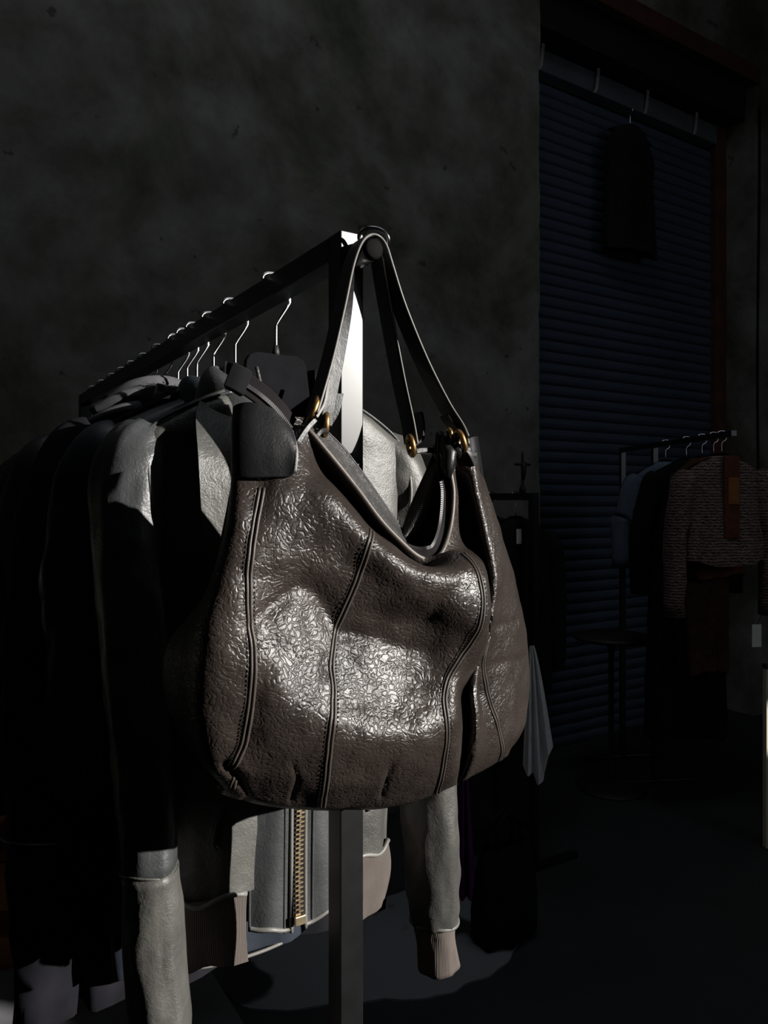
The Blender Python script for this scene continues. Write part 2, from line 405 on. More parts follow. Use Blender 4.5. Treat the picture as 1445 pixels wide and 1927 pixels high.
# ------------------------------------------------------------------ MAIN CLOTHES RACK
A0 = V((-0.049, 0.84, 0)); TS = 0.03; RZ = CH + 0.305      # post near corner, tube size, rail top
def rail(t, x=0.0, z=0.0): return A0 + e * (TS / 2 + x) + r * t + UP * (RZ + z)   # point on the rail's axis line (top)
rk_loc = rail(0.75); rk_loc.z = 0
rack = thing('clothes_rack', rk_loc, 'black square-tube clothes rack carrying the bag and leather jackets', 'clothes rack')
def tubebox(name, c, ax, ay, az): return box(name, c, ax, ay, az, M['post'], rack, rk_loc, 0.0014)
RL = 1.58
c = rail(TS / 2); tubebox('post', V((c.x, c.y, RZ / 2)), e * TS / 2, r * TS / 2, UP * RZ / 2)
c = rail(RL - TS / 2); tubebox('post', V((c.x, c.y, RZ / 2)), e * TS / 2, r * TS / 2, UP * RZ / 2)
c = rail(RL / 2, 0, -TS / 2); tubebox('rail', c, e * (TS / 2 - .0006), r * (RL / 2 - TS - .0006), UP * TS / 2)
for t in (TS / 2, RL - TS / 2):
    c = rail(t); tubebox('foot', V((c.x, c.y, TS / 2)) , e * 0.26, r * TS / 2, UP * (TS / 2 - .001))
# peg and end cap at the post head
pk = rail(0, 0.003, -0.031)
tube('peg', [pk + r * .004, pk - r * .006, pk - r * .036], [0.013, 0.013, 0.011], M['chrome'], rack, rk_loc, 20)
tube('peg_cap', [pk - r * .036, pk - r * .0375, pk - r * .043, pk - r * .0445], [0.009, 0.0115, 0.0115, 0.009], M['cable'], rack, rk_loc, 20)  # near-black cap: the strap's shade is painted into its colour

# ------------------------------------------------------------------ THE BAG
nb = V((-0.5, 0.8660254, 0)); eb = V((0.8660254, 0.5, 0))
def B(px, py, d):
    u = (px - CX) / F; Z = (0.625 + d) / (0.8660254 - 0.5 * u)
    return P(px, py, Z)
bag_loc = B(640, 1511, 0.05)
bag = thing('handbag', bag_loc, 'slouchy dark brown pebbled leather handbag hanging from the rack post', 'handbag')
def BK(l): return [B(*p) for p in l]
C = [
 # left rear piping edge
 [(432,1460,.085),(372,1415,.100),(330,1350,.105),(312,1275,.108),(322,1212,.106),(362,1160,.100),(405,1095,.092),(430,1000,.085),(444,900,.075),(455,830,.065)],
 # middle of the left gusset
 [(425,1470,.070),(378,1425,.070),(347,1350,.068),(337,1275,.068),(348,1210,.066),(378,1145,.066),(412,1070,.066),(434,980,.066),(446,890,.065),(458,825,.062)],
 # left front edge
 [(425,1478,.042),(392,1430,.022),(380,1350,.010),(382,1260,.008),(392,1180,.009),(414,1090,.012),(432,1010,.018),(443,940,.024),(449,880,.036),(465,820,.056)],
 # seam 1
 [(436,1486,.035),(442,1440,.012),(462,1390,.002),(473,1315,-.004),(475,1230,-.004),(467,1150,.001),(470,1062,.004),(484,970,.012),(498,890,.028),(505,815,.058)],
 # panel between
 [(482,1499,.035),(488,1450,.010),(505,1385,-.007),(513,1310,-.012),(514,1225,-.004),(508,1140,.006),(512,1050,.004),(522,950,.009),(533,880,.022),(545,812,.056)],
 [(520,1506,.034),(528,1455,.006),(545,1385,-.010),(551,1310,-.013),(552,1225,-.001),(552,1135,.010),(560,1040,.004),(566,940,.007),(572,848,.036),(574,806,.042)],
 [(562,1511,.034),(570,1460,.003),(584,1388,-.012),(590,1308,-.011),(588,1225,.004),(598,1145,.014),(618,1060,.004),(616,930,.005),(622,905,.068),(612,847,.036)],
 # seam 2
 [(606,1514,.033),(612,1468,.002),(620,1385,-.016),(624,1305,-.006),(622,1232,.007),(643,1158,.012),(676,1078,.000),(694,1010,-.004),(690,985,.064),(668,916,.035)],
 [(668,1514,.033),(673,1466,.002),(680,1390,-.017),(684,1315,-.004),(688,1245,.009),(704,1168,.012),(722,1105,-.006),(736,1042,-.010),(732,1020,.058),(712,975,.034)],
 [(728,1511,.033),(732,1462,.001),(738,1390,-.017),(742,1322,-.003),(752,1250,.010),(766,1172,.008),(776,1118,-.012),(774,1064,-.012),(768,1053,.048),(750,1016,.034)],
 [(780,1502,.034),(784,1456,.001),(790,1385,-.017),(792,1318,-.004),(804,1250,.006),(822,1180,-.001),(832,1122,-.018),(818,1076,-.014),(802,1072,.030),(786,1047,.034)],
 # seam 3
 [(820,1488,.035),(831,1440,.004),(837,1372,-.014),(832,1308,-.006),(850,1258,-.004),(884,1208,-.012),(903,1155,-.020),(898,1082,-.014),(862,1042,.012),(812,1052,.034)],
 # bulge edge before the crease
 [(850,1476,.038),(858,1430,.012),(861,1360,-.004),(857,1305,.000),(872,1268,.002),(902,1222,-.002),(916,1160,-.006),(914,1092,.000),(892,1052,.030),(832,1036,.036)],
 # crease bottom
 [(858,1473,.055),(866,1430,.072),(869,1360,.072),(867,1310,.064),(880,1276,.036),(904,1232,.028),(916,1172,.026),(912,1102,.045),(895,1035,.080),(847,988,.050)],
 # right lobe, front
 [(876,1464,.046),(890,1415,.018),(893,1350,.015),(890,1302,.020),(894,1262,.030),(910,1215,.026),(920,1164,.028),(920,1096,.046),(890,985,.082),(852,928,.058)],
 [(905,1447,.052),(912,1408,.040),(904,1345,.035),(897,1295,.034),(900,1254,.030),(912,1207,.028),(922,1155,.027),(923,1090,.046),(886,955,.082),(847,868,.062)],
 # gusset seam
 [(936,1428,.062),(940,1398,.050),(924,1340,.042),(910,1288,.038),(906,1246,.032),(914,1198,.030),(926,1142,.028),(927,1076,.028),(897,945,.046),(884,868,.056)],
 [(952,1418,.080),(966,1375,.070),(966,1310,.062),(958,1245,.056),(952,1190,.052),(950,1142,.050),(946,1092,.048),(938,1022,.050),(908,925,.058),(888,858,.062)],
 # right silhouette
 [(950,1414,.100),(982,1362,.100),(991,1292,.096),(989,1224,.092),(980,1162,.088),(968,1104,.084),(952,1045,.082),(930,975,.080),(908,905,.076),(880,850,.068)],
 [(935,1420,.125),(968,1365,.135),(978,1292,.135),(977,1224,.130),(968,1162,.125),(957,1104,.120),(942,1045,.112),(922,975,.102),(903,905,.090),(882,848,.076)],
]
ctl = [BK(c) for c in C]
NU, NV = 10, 10
cols = net(ctl, NU, NV)
CREASES = [((548,1430),(560,1465),.0022,4.5),((560,1465),(548,1500),.0035,4.5),((734,1440),(718,1495),.003,4.5),((428,1436),(450,1462),.008,8),((450,1462),(470,1495),.004,5),
           ((590,1110),(640,1195),.005,22),((470,1180),(560,1100),.003,18),((660,1190),(800,1230),.004,20),((870,1100),(800,1160),.003,14),((925,1250),(980,1240),.002,7),((915,1180),(965,1170),.002,6)]
def to_px(p): return (CX + p.x / p.y * F, HY - (p.z - CH) / p.y * F)
def crease(p):
    x, y = to_px(p); t = 0.0
    for (ax, ay), (bx, by), dep, wd in CREASES:
        vx, vy = bx - ax, by - ay; k = max(0, min(1, ((x - ax) * vx + (y - ay) * vy) / (vx * vx + vy * vy)))
        d2 = (x - ax - k * vx) ** 2 + (y - ay - k * vy) ** 2
        t += dep * math.exp(-d2 / (wd * wd))
    return t
def bagnoise(p, amt=1.0):
    q = p
    if amt: amt_c = crease(p)
    else: amt_c = 0.0
    if amt: return amt_c + 0.0026 * nz(q, 24, 1) + 0.0013 * nz(q, 60, 2)
    return amt * (0.0022 * nz(q, 26, 1) + 0.0012 * nz(q, 60, 2))
cols = [[p + nb * bagnoise(p, 0.0 if j > len(c) - 8 else 1.0) for j, p in enumerate(c)] for c in cols]
nj = len(cols[0])
# bottom strip turning under to the rear
def under(c):
    p = c[0]; out = []
    for k, (dd, dz) in enumerate([(0.055, 0.004), (0.035, -0.006), (0.015, -0.007)]):
        out.append(p + nb * dd * 0.8 + UP * dz)
    return out
allc = [under(c) + c for c in cols]
front = mk('body_panel', flat(allc), grid_faces(len(allc), nj + 3), M['bag'], bag, True, bag_loc)
solid(front, 0.003, 1)
# rear panel, lies against the post
RLIP = [(455,825,.075),(520,790,.085),(590,790,.088),(640,838,.090),(683,890,.090),(722,946,.090),(757,998,.090),(776,950,.088),(800,896,.086),(828,845,.084),(880,848,.080)]
RB1 = [(318,1290,.112),(450,1290,.128),(540,1290,.128),(600,1290,.124),(650,1290,.122),(700,1290,.122),(750,1290,.126),(800,1290,.132),(860,1290,.138),(920,1290,.140),(978,1292,.137)]
RB0 = [(432,1462,.088),(480,1480,.09),(545,1490,.09),(600,1494,.09),(650,1494,.09),(700,1490,.09),(750,1485,.095),(800,1475,.10),(850,1460,.11),(900,1440,.12),(935,1420,.126)]
RM = [(400,1090,.095),(480,1050,.11),(560,1050,.112),(620,1060,.112),(664,1080,.112),(708,1100,.112),(752,1110,.112),(800,1090,.114),(850,1070,.118),(900,1060,.12),(942,1045,.114)]
rear = net([BK([a, b, m_, l]) for a, b, m_, l in zip(RB0, RB1, RM, RLIP)], 6, 10)
o = mk('back_panel', flat(rear), grid_faces(len(rear), len(rear[0])), M['bag'], bag, True, bag_loc); solid(o, 0.003, 1)
# seams: raised double piping lines following the panel columns
def seam_on(ci, j0, j1, nm='seam', sub=True):
    c = cols[ci * NU]; cl = cols[ci * NU - 1]; cr_ = cols[ci * NU + 1] if ci * NU + 1 < len(cols) else cols[ci * NU]
    parts = []; st = []
    for sgn in (-1, 1):
        pth = []
        for j in range(j0, j1):
            p = c[j]; side = (cr_[j] - cl[j]).normalized(); t = (c[min(j + 1, nj - 1)] - c[max(j - 1, 0)]).normalized()
            nrm = side.cross(t).normalized()
            if nrm.y > 0: nrm = -nrm
            pth.append(p + side * 0.0020 * sgn + nrm * 0.0030)
        parts.append(tube_geo(pth, 0.0016, 6))
        fine = spline(pth, 4)
        off = []
        for k in range(0, len(fine) - 3, 4):
            a = fine[k]; b = fine[k + 2]; side = e
            q = (a + b) / 2 + eb * 0.0034 * sgn - nb * 0.0002
            tt = (b - a).normalized()
            st.append(box_geo(q, tt * 0.0010, tt.cross(nb).normalized() * 0.00026, nb * 0.0004))
    vs, fs = merge(parts); s_ = mk(nm, vs, fs, M['bag_seam'], bag, True, bag_loc)
    vs, fs = merge(st); mk('stitching', vs, fs, M['thread'], s_, False, bag_loc)
    return s_
seam_on(3, 2, nj - 14); seam_on(7, 0, nj - 18); seam_on(11, 0, nj - 12); seam_on(16, 0, nj - 40)
# left rear piping
tube('piping', [p + nb * .0 for p in cols[0][:nj - 10]], 0.0022, M['strap'], bag, bag_loc, 8)
# front lip edging + zip
lipc = [c[-1] for c in cols[4 * NU:15 * NU + 1]]
tube('lip_edge', [p - nb * .001 for p in lipc], 0.0027, M['bag_edge'], bag, bag_loc, 8)
def inward(path, k):
    """offset a lip curve up into the mouth (in the bag plane)"""
    out = []
    for i, p in enumerate(path):
        t = (path[min(i + 3, len(path) - 1)] - path[max(i - 3, 0)]).normalized()
        out.append(p + t.cross(nb).normalized() * -k)
    return out
def pick_in(path, k):
    a = inward(path, k); m_ = len(path) // 2
    return a if (a[m_] - path[m_]).z > 0 else inward(path, -k)
def blend_s(i, n):
    k = max(0.0, min(1.0, (i / (n - 1) - 0.42) / 0.2)); return k * k * (3 - 2 * k)
lin = pick_in(lipc, 0.012); wv_ = []
for i, (a, b) in enumerate(zip(lipc, lin)):
    k = blend_s(i, len(lipc)); wv_.append(((b - a) * (0.15 + .85 * k) + nb * 0.010 * (1 - k)) * 0.5)
tp = [a + w_ for a, w_ in zip(lipc, wv_)]
zt = ribbon('zipper', [p + nb * .004 for p in tp], [v * 0.95 for v in wv_], 0.0012, M['zip_tape'], bag, bag_loc)
tt_ = spline([a + w_ * 2.05 for a, w_ in zip(lipc, wv_)], 3); teeth = []
for i in range(0, len(tt_) - 1):
    t = (tt_[i + 1] - tt_[i]).normalized()
    if i % 2 == 0: teeth.append(box_geo(tt_[i] + nb * .004, t * 0.0007, t.cross(nb).normalized() * 0.0018, nb * 0.0012))
vs, fs = merge(teeth); mk('zipper_teeth', vs, fs, M['zip_black'], zt, False, bag_loc)
# rear facing strips (inside of the rear wall of the mouth)
fa = [(588,790),(618,815),(650,848),(684,893),(720,945),(745,982),(758,1000)]
fb = [(572,806),(602,838),(640,884),(690,945),(728,990),(762,1022),(782,1036)]
fc = net([BK([(x0, y0, .088), ((x0 * 2 + x1) / 3 - 2, (y0 * 2 + y1) / 3 + 1, .080), ((x0 + 2 * x1) / 3 - 1, (y0 + 2 * y1) / 3 + 1, .072), (x1, y1, .066)]) for (x0, y0), (x1, y1) in zip(fa, fb)], 8, 4)
o = mk('facing', flat(fc), grid_faces(len(fc), len(fc[0])), M['facing'], bag, True, bag_loc); solid(o, .002, 0)
fa2 = [(757,1000),(768,966),(784,928),(802,890),(818,862),(830,842)]
fb2 = [(764,1012),(794,992),(806,962),(812,930),(824,890),(840,862)]
fc2 = net([BK([(x0, y0, .088), ((x0 + x1) / 2, (y0 + y1) / 2 + 2, .076), (x1, y1, .074)]) for (x0, y0), (x1, y1) in zip(fa2, fb2)], 8, 5)
o = mk('facing', flat(fc2), grid_faces(len(fc2), len(fc2[0])), M['facing'], bag, True, bag_loc); solid(o, .002, 0)
tube('lip_edge', [B(x, y, .087) for x, y in [(int(a), int(b)) for a, b in fa2]], 0.0016, M['bag_edge'], bag, bag_loc, 6)
tube('lip_edge', spline([B(x, y, .087) for x, y in fa], 4), 0.0016, M['strap'], bag, bag_loc, 6)
# lining pouch
la = [(572,812),(610,850),(650,900),(700,960),(745,1010),(790,1040),(815,1045),(832,1030),(846,985),(850,935),(848,880)]
lb = [(560,812),(598,835),(640,880),(690,945),(728,990),(764,1012),(790,995),(806,962),(812,930),(824,890),(838,862)]
ln = net([BK([(x0, y0, .058), ((x0 + x1) / 2, (y0 + y1) / 2 + 25, .072), (x1, y1, .086)]) for (x0, y0), (x1, y1) in zip(la, lb)], 5, 5)
o = mk('lining', flat(ln), grid_faces(len(ln), len(ln[0])), M['lining'], bag, True, bag_loc)
# side closure between the gathered right mouth end and the right tab
o = mk('mouth_end', *tube_geo(spline([B(828, 842, .082), B(845, 852, .062), B(862, 846, .060), B(884, 858, .066)], 5), [0.009 + 0.003 * math.sin(i * 1.7) for i in range(16)], 12), M['strap'], bag, True, bag_loc)
for (px, py, d, k) in [(826, 832, .075, .007), (838, 834, .066, .0085), (850, 836, .060, .0075), (842, 858, .058, .009)]:
    c0 = B(px, py, d); tube('gather', [c0 + UP * .012, c0 + UP * .004 + eb * .002, c0 - UP * .012, c0 - UP * .024], [k * .5, k, k * .9, k * .5], M['strap'], bag, bag_loc, 10)
# corner tabs
tl = [[(447,896,.058),(447,850,.060),(447,805,.064),(449,770,.070)],
      [(446,897,.034),(446,850,.034),(447,805,.037),(450,766,.044)],
      [(464,897,.024),(464,850,.024),(465,805,.027),(472,762,.034)],
      [(505,896,.018),(505,850,.018),(506,808,.022),(505,771,.030)],
      [(538,895,.014),(539,855,.015),(538,825,.018),(527,793,.026)],
      [(550,888,.012),(553,862,.013),(552,842,.016),(544,812,.024)]]
tg = net([BK(c) for c in tl], 6, 6)
o = mk('corner_tab', flat(tg), grid_faces(len(tg), len(tg[0])), M['strap'], bag, True, bag_loc); solid(o, .005, 1)
edge = [c[0] for c in tg] + tg[-1][1:]
tube('tab_edge', [p - nb * .0035 for p in edge], 0.0018, M['strap'], o, bag_loc, 6)
tube('tab_edge', [p - nb * .0030 + eb * .001 for p in tg[-1]], 0.0022, M['strap_edge'], o, bag_loc, 6)
tube('tab_edge', [p - nb * .0030 for p in [c[-1] for c in tg]], 0.0018, M['strap_edge'], o, bag_loc, 6)
tr = [[(878,826,.062),(884,870,.060),(893,930,.064)],[(889,822,.068),(896,870,.066),(904,926,.070)],[(893,823,.085),(900,870,.085),(907,922,.088)],[(889,826,.105),(895,870,.108),(901,920,.112)]]
tg2 = net([BK(c) for c in tr], 5, 6)
o = mk('corner_tab', flat(tg2), grid_faces(len(tg2), len(tg2[0])), M['strap'], bag, True, bag_loc); solid(o, .004, 1)
tube('tab_edge', [p - nb * .002 for p in tg2[0]], 0.0018, M['strap_edge'], o, bag_loc, 6)
# handles
SA = [(586,780,.046),(598,742,.050),(618,670,.060),(640,575,.074),(655,505,.087),(670,464,.0945),(686,449,.097),(702,451,.097),(716,468,.103),(728,505,.106),(752,580,.106),(792,678,.098),(832,758,.083),(858,800,.066),(868,822,.058)]
SB = [(612,802,.076),(620,752,.078),(634,680,.086),(650,590,.098),(663,505,.110),(676,464,.1155),(688,452,.1165),(700,456,.1165),(708,480,.116),(718,540,.121),(732,620,.120),(750,715,.112),(766,790,.096),(774,836,.080)]
pa = spline(BK(SA), 6); pb = spline(BK(SB), 6)
hw = 0.0128
o = ribbon('handle', pa, nb * hw, 0.0042, M['strap'], bag, bag_loc, .0008)
tube('painted_edge', [p - nb * (hw + .0003) for p in pa], 0.0014, M['strap_edge'], o, bag_loc, 6)
wb = []
for i in range(len(pb)):
    s_ = i / (len(pb) - 1); k = max(0.0, min(1.0, (0.42 - s_) / 0.25)); k = k * k * (3 - 2 * k)
    wb.append((nb * (1 - k) + (eb * 0.92 + nb * 0.25) * k).normalized() * (hw - .0045 * k))
o = ribbon('handle', pb, wb, 0.0040, M['strap'], bag, bag_loc, .0008)
tube('painted_edge', [p - w_ * 1.03 for p, w_ in zip(pb, wb)][len(pb) // 2:], 0.0011, M['strap_edge'], o, bag_loc, 6)
# strap return tabs stitched back above the rings
ribbon('strap_return', spline(BK([(590,786,.040),(604,762,.046),(610,735,.050),(614,716,.054)]), 5), nb * .008, .003, M['strap_edge'], bag, bag_loc, .0006)
ribbon('strap_return', spline(BK([(874,826,.052),(858,812,.064),(845,796,.070),(836,782,.076)]), 5), nb * .009, .003, M['strap'], bag, bag_loc, .0006)
ribbon('strap_return', spline(BK([(774,838,.082),(788,826,.090),(790,800,.098),(786,776,.104)]), 5), nb * .009, .0035, M['strap'], bag, bag_loc, .0006)
ribbon('strap_return', spline(BK([(612,800,.082),(626,775,.082),(634,740,.084)]), 5), eb * .0075, .003, M['strap'], bag, bag_loc, .0006)
# brass rings and leather loops
def ring(px, py, d, a, b_, tilt, wdir, rad=0.0032, mat='brass', nm='ring'):
    c0 = B(px, py, d); t2 = math.radians(tilt); axu = (UP * math.cos(t2) + eb * math.sin(t2))
    pth = [c0 + axu * math.cos(x) * a + wdir * math.sin(x) * b_ for x in [2 * math.pi * k / 28 for k in range(28)]]
    return tube(nm, pth, rad, M[mat], bag, bag_loc, 8, True)
dgr = (nb * 0.95 + eb * 0.30).normalized()
ring(590, 771, .046, .0125, .0105, 22, dgr); ring(612, 799, .078, .011, .010, 4, dgr)
ring(867, 832, .056, .0125, .0105, -20, dgr); ring(773, 839, .079, .0105, .010, -12, dgr)
ring(846, 818, .062, .006, .006, -12, dgr, 0.0025)
ribbon('ring_loop', spline(BK([(588,790,.046),(572,808,.044),(556,832,.040),(548,846,.042)]), 5), nb * .009, .0055, M['strap'], bag, bag_loc, .0008)
ribbon('ring_loop', spline(BK([(612,812,.078),(600,812,.072),(590,822,.068)]), 5), nb * .009, .005, M['strap'], bag, bag_loc, .0008)
ribbon('ring_loop', spline(BK([(869,846,.056),(878,858,.056),(886,876,.058)]), 5), nb * .009, .0055, M['strap'], bag, bag_loc, .0008)
ribbon('ring_loop', spline(BK([(775,850,.080),(790,848,.082),(812,850,.084),(828,860,.082)]), 5), nb * .010, .006, M['strap'], bag, bag_loc, .0008)
# steel ring hooked round the straps at the peg
c0 = B(703, 449, .102); ax2 = (UP * .85 - eb * .5).normalized(); ay2 = (nb * .80 - eb * .6).normalized()
tube('steel_ring', [c0 + ax2 * math.cos(x) * .0125 + ay2 * math.sin(x) * .0170 for x in [2 * math.pi * k / 32 for k in range(32)]], .0022, M['chrome'], bag, bag_loc, 8, True)
# zip tail standing out at the left
zp = spline(BK([(548,806,.055),(520,770,.050),(490,742,.048),(462,722,.050)]), 6)
zo = ribbon('zipper_tail', zp, (UP * .9 + eb * .45).normalized() * .0105, .005, M['zip_tape'], bag, bag_loc, .001)
zc = spline(BK([(464,724,.050),(448,714,.050),(430,706,.054)]), 6)
ribbon('tail_end', zc, (UP * .9 + eb * .35).normalized() * .0125, .011, M['lining'], zo, bag_loc, .003)
tt = []
for i in range(0, len(zp) - 1):
    for q in (0, .5):
        a = zp[i].lerp(zp[i + 1], q); t = (zp[i + 1] - zp[i]).normalized()
        tt.append(box_geo(a - nb * .0035 - UP * .002, t * .0007, (UP * .9 + eb * .45).normalized() * .002, nb * .001))
vs, fs = merge(tt); mk('zipper_teeth', vs, fs, M['zip_black'], zo, False, bag_loc)

# ------------------------------------------------------------------ HANGERS
def hanger(t, mat, label, group, wide=False, neck=-0.105, half=0.19, zoff=0.0):
    loc = rail(t); h = thing('coat_hanger', loc, label, 'hanger', AL, group)
    j = random.uniform(-.003, .003)
    pts = [V((0, 0, neck)), V((0, 0, neck + .035)), V((0.002, j, neck + .044)), V((0.019, j, -.034)), V((0.0205, 0, -.026)), V((0.0205, 0, -.006)), V((0.0185, 0, .001)), V((0.012, 0, .0055)), V((0, 0, .0062)), V((-.012, 0, .0055)), V((-.0185, 0, .001)), V((-.0205, 0, -.006))]
    tube('hook', spline(pts, 4), .0022, M['chrome'], h, None, 8)
    if wide:
        ol = [(-.045, -.012), (-.040, -.004), (-.03, 0), (.03, 0), (.041, -.006), (.045, -.016), (.05, -.055), (.09, -.085), (half, -.118), (half + .005, -.128), (half, -.135), (.08, -.112), (0, -.098), (-.08, -.112), (-half, -.135), (-half - .005, -.128), (-half, -.118), (-.09, -.085), (-.05, -.055)]
    else:
        ol = [(-.02, -.004), (0, 0), (.02, -.004), (.06, -.022), (half, -.085), (half + .005, -.095), (half, -.10), (.06, -.045), (0, -.03), (-.06, -.045), (-half, -.10), (-half - .005, -.095), (-half, -.085), (-.06, -.022)]
    vs, fs = prism_geo([V((x, -.005, neck + z)) for x, z in ol], V((0, .010, 0)))
    o = mk('shoulder_bar', vs, fs, mat, h, False); md = o.modifiers.new('bevel', 'BEVEL'); md.width = .002; md.segments = 2; md.limit_method = 'ANGLE'
    tube('collar', [V((0, 0, neck - .002)), V((0, 0, neck + .004)), V((0, 0, neck + .013))], [.0055, .005, .003], M['dark_metal'], h, None, 10)
    return h

# ------------------------------------------------------------------ GARMENTS
def body_geo(rows, nseg=72, power=2.6, fold=0.006, fk=9, seed=0, zstep=0.02, front_open=0.0, hem_wave=0.0):
    """loft of superellipse sections; rows = (z, halfwidth, halfdepth, cx, cy), top to bottom"""
    zs = []
    n = max(2, int(abs(rows[0][0] - rows[-1][0]) / zstep))
    def at(z):
        for a, b in zip(rows, rows[1:]):
            if a[0] >= z >= b[0]:
                k = (a[0] - z) / max(1e-9, a[0] - b[0]); k = k * k * (3 - 2 * k) if False else k
                return [a[i] * (1 - k) + b[i] * k for i in range(5)]
        return list(rows[-1])
    cols_ = []
    ztop, zbot = rows[0][0], rows[-1][0]
    zz = [ztop + (zbot - ztop) * (i / n) for i in range(n + 1)]
    # make sure row heights near the top are well sampled
    extra = [a[0] for a in rows]; zz = sorted(set([round(x, 5) for x in zz + extra]), reverse=True)
    for k in range(nseg):
        a = 2 * math.pi * k / nseg; ca, sa = math.cos(a), math.sin(a); col_ = []
        for z in zz:
            _, hw_, hd, cx, cy = at(z)
            d = (ztop - z) / max(1e-6, ztop - zbot)
            x = math.copysign(abs(ca) ** (2 / power), ca) * hw_; y = math.copysign(abs(sa) ** (2 / power), sa) * hd
            f = fold * (0.15 + d) * (math.sin(fk * a + seed * 1.3 + 2.2 * nz((ca, sa, z), 2.0, seed)) + 1.6 * nz((x * 7, y * 7, z * 3.2), 1.0, seed) + .7 * nz((x * 24, y * 24, z * 14), 1.0, seed + 3))
            zz_ = z + (hem_wave * math.sin(3 * a + seed) * d ** 6 if hem_wave else 0)
            col_.append(V((cx + x + ca * f, cy + y + sa * f, zz_)))
        cols_.append(col_)
    return flat(cols_), grid_faces(nseg, len(zz), True)
def sleeve_geo(path, rad, seg=28, fold=0.004, seed=0, n=10, flat_y=1.0):
    p = spline(path, n); rr = spline(rad, n); vs, fs = [], []
    m_ = len(p); prev = V((1, 0, 0))
    for i, q in enumerate(p):
        t = (p[min(i + 1, m_ - 1)] - p[max(i - 1, 0)]).normalized(); u = (prev - t * prev.dot(t)).normalized(); prev = u; v = t.cross(u)
        for k in range(seg):
            a = 2 * math.pi * k / seg; ca, sa = math.cos(a), math.sin(a)
            f = fold * (1.4 * nz((ca * 1.4, sa * 1.4, q.z * 9), 1, seed) + .9 * nz((ca * 3, sa * 3, q.z * 26), 1, seed + 5))
            vs.append(q + u * ca * (rr[i] + f) + v * sa * (rr[i] * flat_y + f))
    for i in range(m_ - 1):
        for k in range(seg):
            a = i * seg + k; b = i * seg + (k + 1) % seg; fs.append((a, b, b + seg, a + seg))
    fs.append(tuple(range(seg))[::-1]); fs.append(tuple((m_ - 1) * seg + k for k in range(seg)))
    return vs, fs
def collar_geo(a0, a1, rx, ry, z0, stand=.03, fall=.05, out=.025, n=30, cy=0.0, drop=0.0):
    """folded collar running round the neck from angle a0 to a1 (deg, 90 = rear)"""
    cols_ = []
    for k in range(n + 1):
        s_ = k / n; a = math.radians(a0 + (a1 - a0) * s_); ca, sa = math.cos(a), math.sin(a)
        edge = abs(2 * s_ - 1) ** 3; dz = -drop * edge
        c0 = V((ca * rx, cy + sa * ry, z0 + dz)); o_ = V((ca, sa, 0))
        cols_.append([c0, c0 + UP * stand * .6 + o_ * .002, c0 + UP * stand + o_ * .006, c0 + UP * stand * .75 + o_ * (out * .7), c0 + UP * (stand - fall * .6) + o_ * out, c0 + UP * (stand - fall) + o_ * out * 1.15])
    cc = net(cols_, 1, 4)
    return flat(cc), grid_faces(len(cc), len(cc[0]))
GZ = CH + 0.305     # garment frame origin: the rail top
def garment(name, t, label, cat, group=None):
    return thing(name, rail(t), label, cat, AL, group)
def jacket(name, t, label, mat, sw=.20, z0=-.135, zs=-.215, hem=-.80, hw=.19, hd=.040, depth=.036, slv=-.80, slx=.225, sly=-.02, sr=(.058, .040), seed=1, collar=None, group=None, cat='jacket', fold=.007, sub=1, cy=0, seg=60, band=None, sleeve_mat=None, slx2=None):
    g = garment(name, t, label, cat, group)
    rows = [(z0, .055, .042, 0, cy), (z0 - .012, .068, .05, 0, cy), (z0 - .035, sw * .62, depth * .9, 0, cy), (zs + .012, sw * .95, depth, 0, cy), (zs - .01, sw, depth, 0, cy), (zs - .12, sw * .95, (depth + hd) / 2, 0, cy), (hem, hw, hd, 0, cy)]
    vs, fs = body_geo(rows, seg, 2.5, fold, 7, seed, hem_wave=.006)
    mk('body', vs, fs, mat, g)
    for s_ in (-1, 1):
        xo = slx if (s_ < 0 or slx2 is None) else slx2
        path = [V((s_ * sw * .80, cy, zs - .012)), V((s_ * sw * .97, cy, zs - .045)), V((s_ * (sw * .4 + xo * .6) * 1.03, cy + sly * .3, zs - .2)), V((s_ * xo, cy + sly * .7, (zs + slv) / 2)), V((s_ * xo, cy + sly, slv))]
        vs, fs = sleeve_geo(path, [sr[0] * .7, sr[0], sr[0] * .97, (sr[0] + sr[1]) / 2, sr[1]], 26, .005, seed + s_, 10, .62)
        mk('sleeve', vs, fs, sleeve_mat or mat, g)
    if collar:
        vs, fs = collar_geo(-75, 255, .062, .048, z0 - .012, collar[0], collar[1], collar[2], cy=cy, drop=.03)
        o = mk('collar', vs, fs, collar[3] if len(collar) > 3 else mat, g); solid(o, .003, 0)
    if band:
        rows = [(hem + .002, hw * 1.0, hd * 1.0, 0, cy), (hem - band[0] * .5, hw * .96, hd * .96, 0, cy), (hem - band[0], hw * .95, hd * .95, 0, cy)]
        vs, fs = body_geo(rows, seg, 2.5, .004, 9, seed); mk('hem_band', vs, fs, band[1], g)
    return g

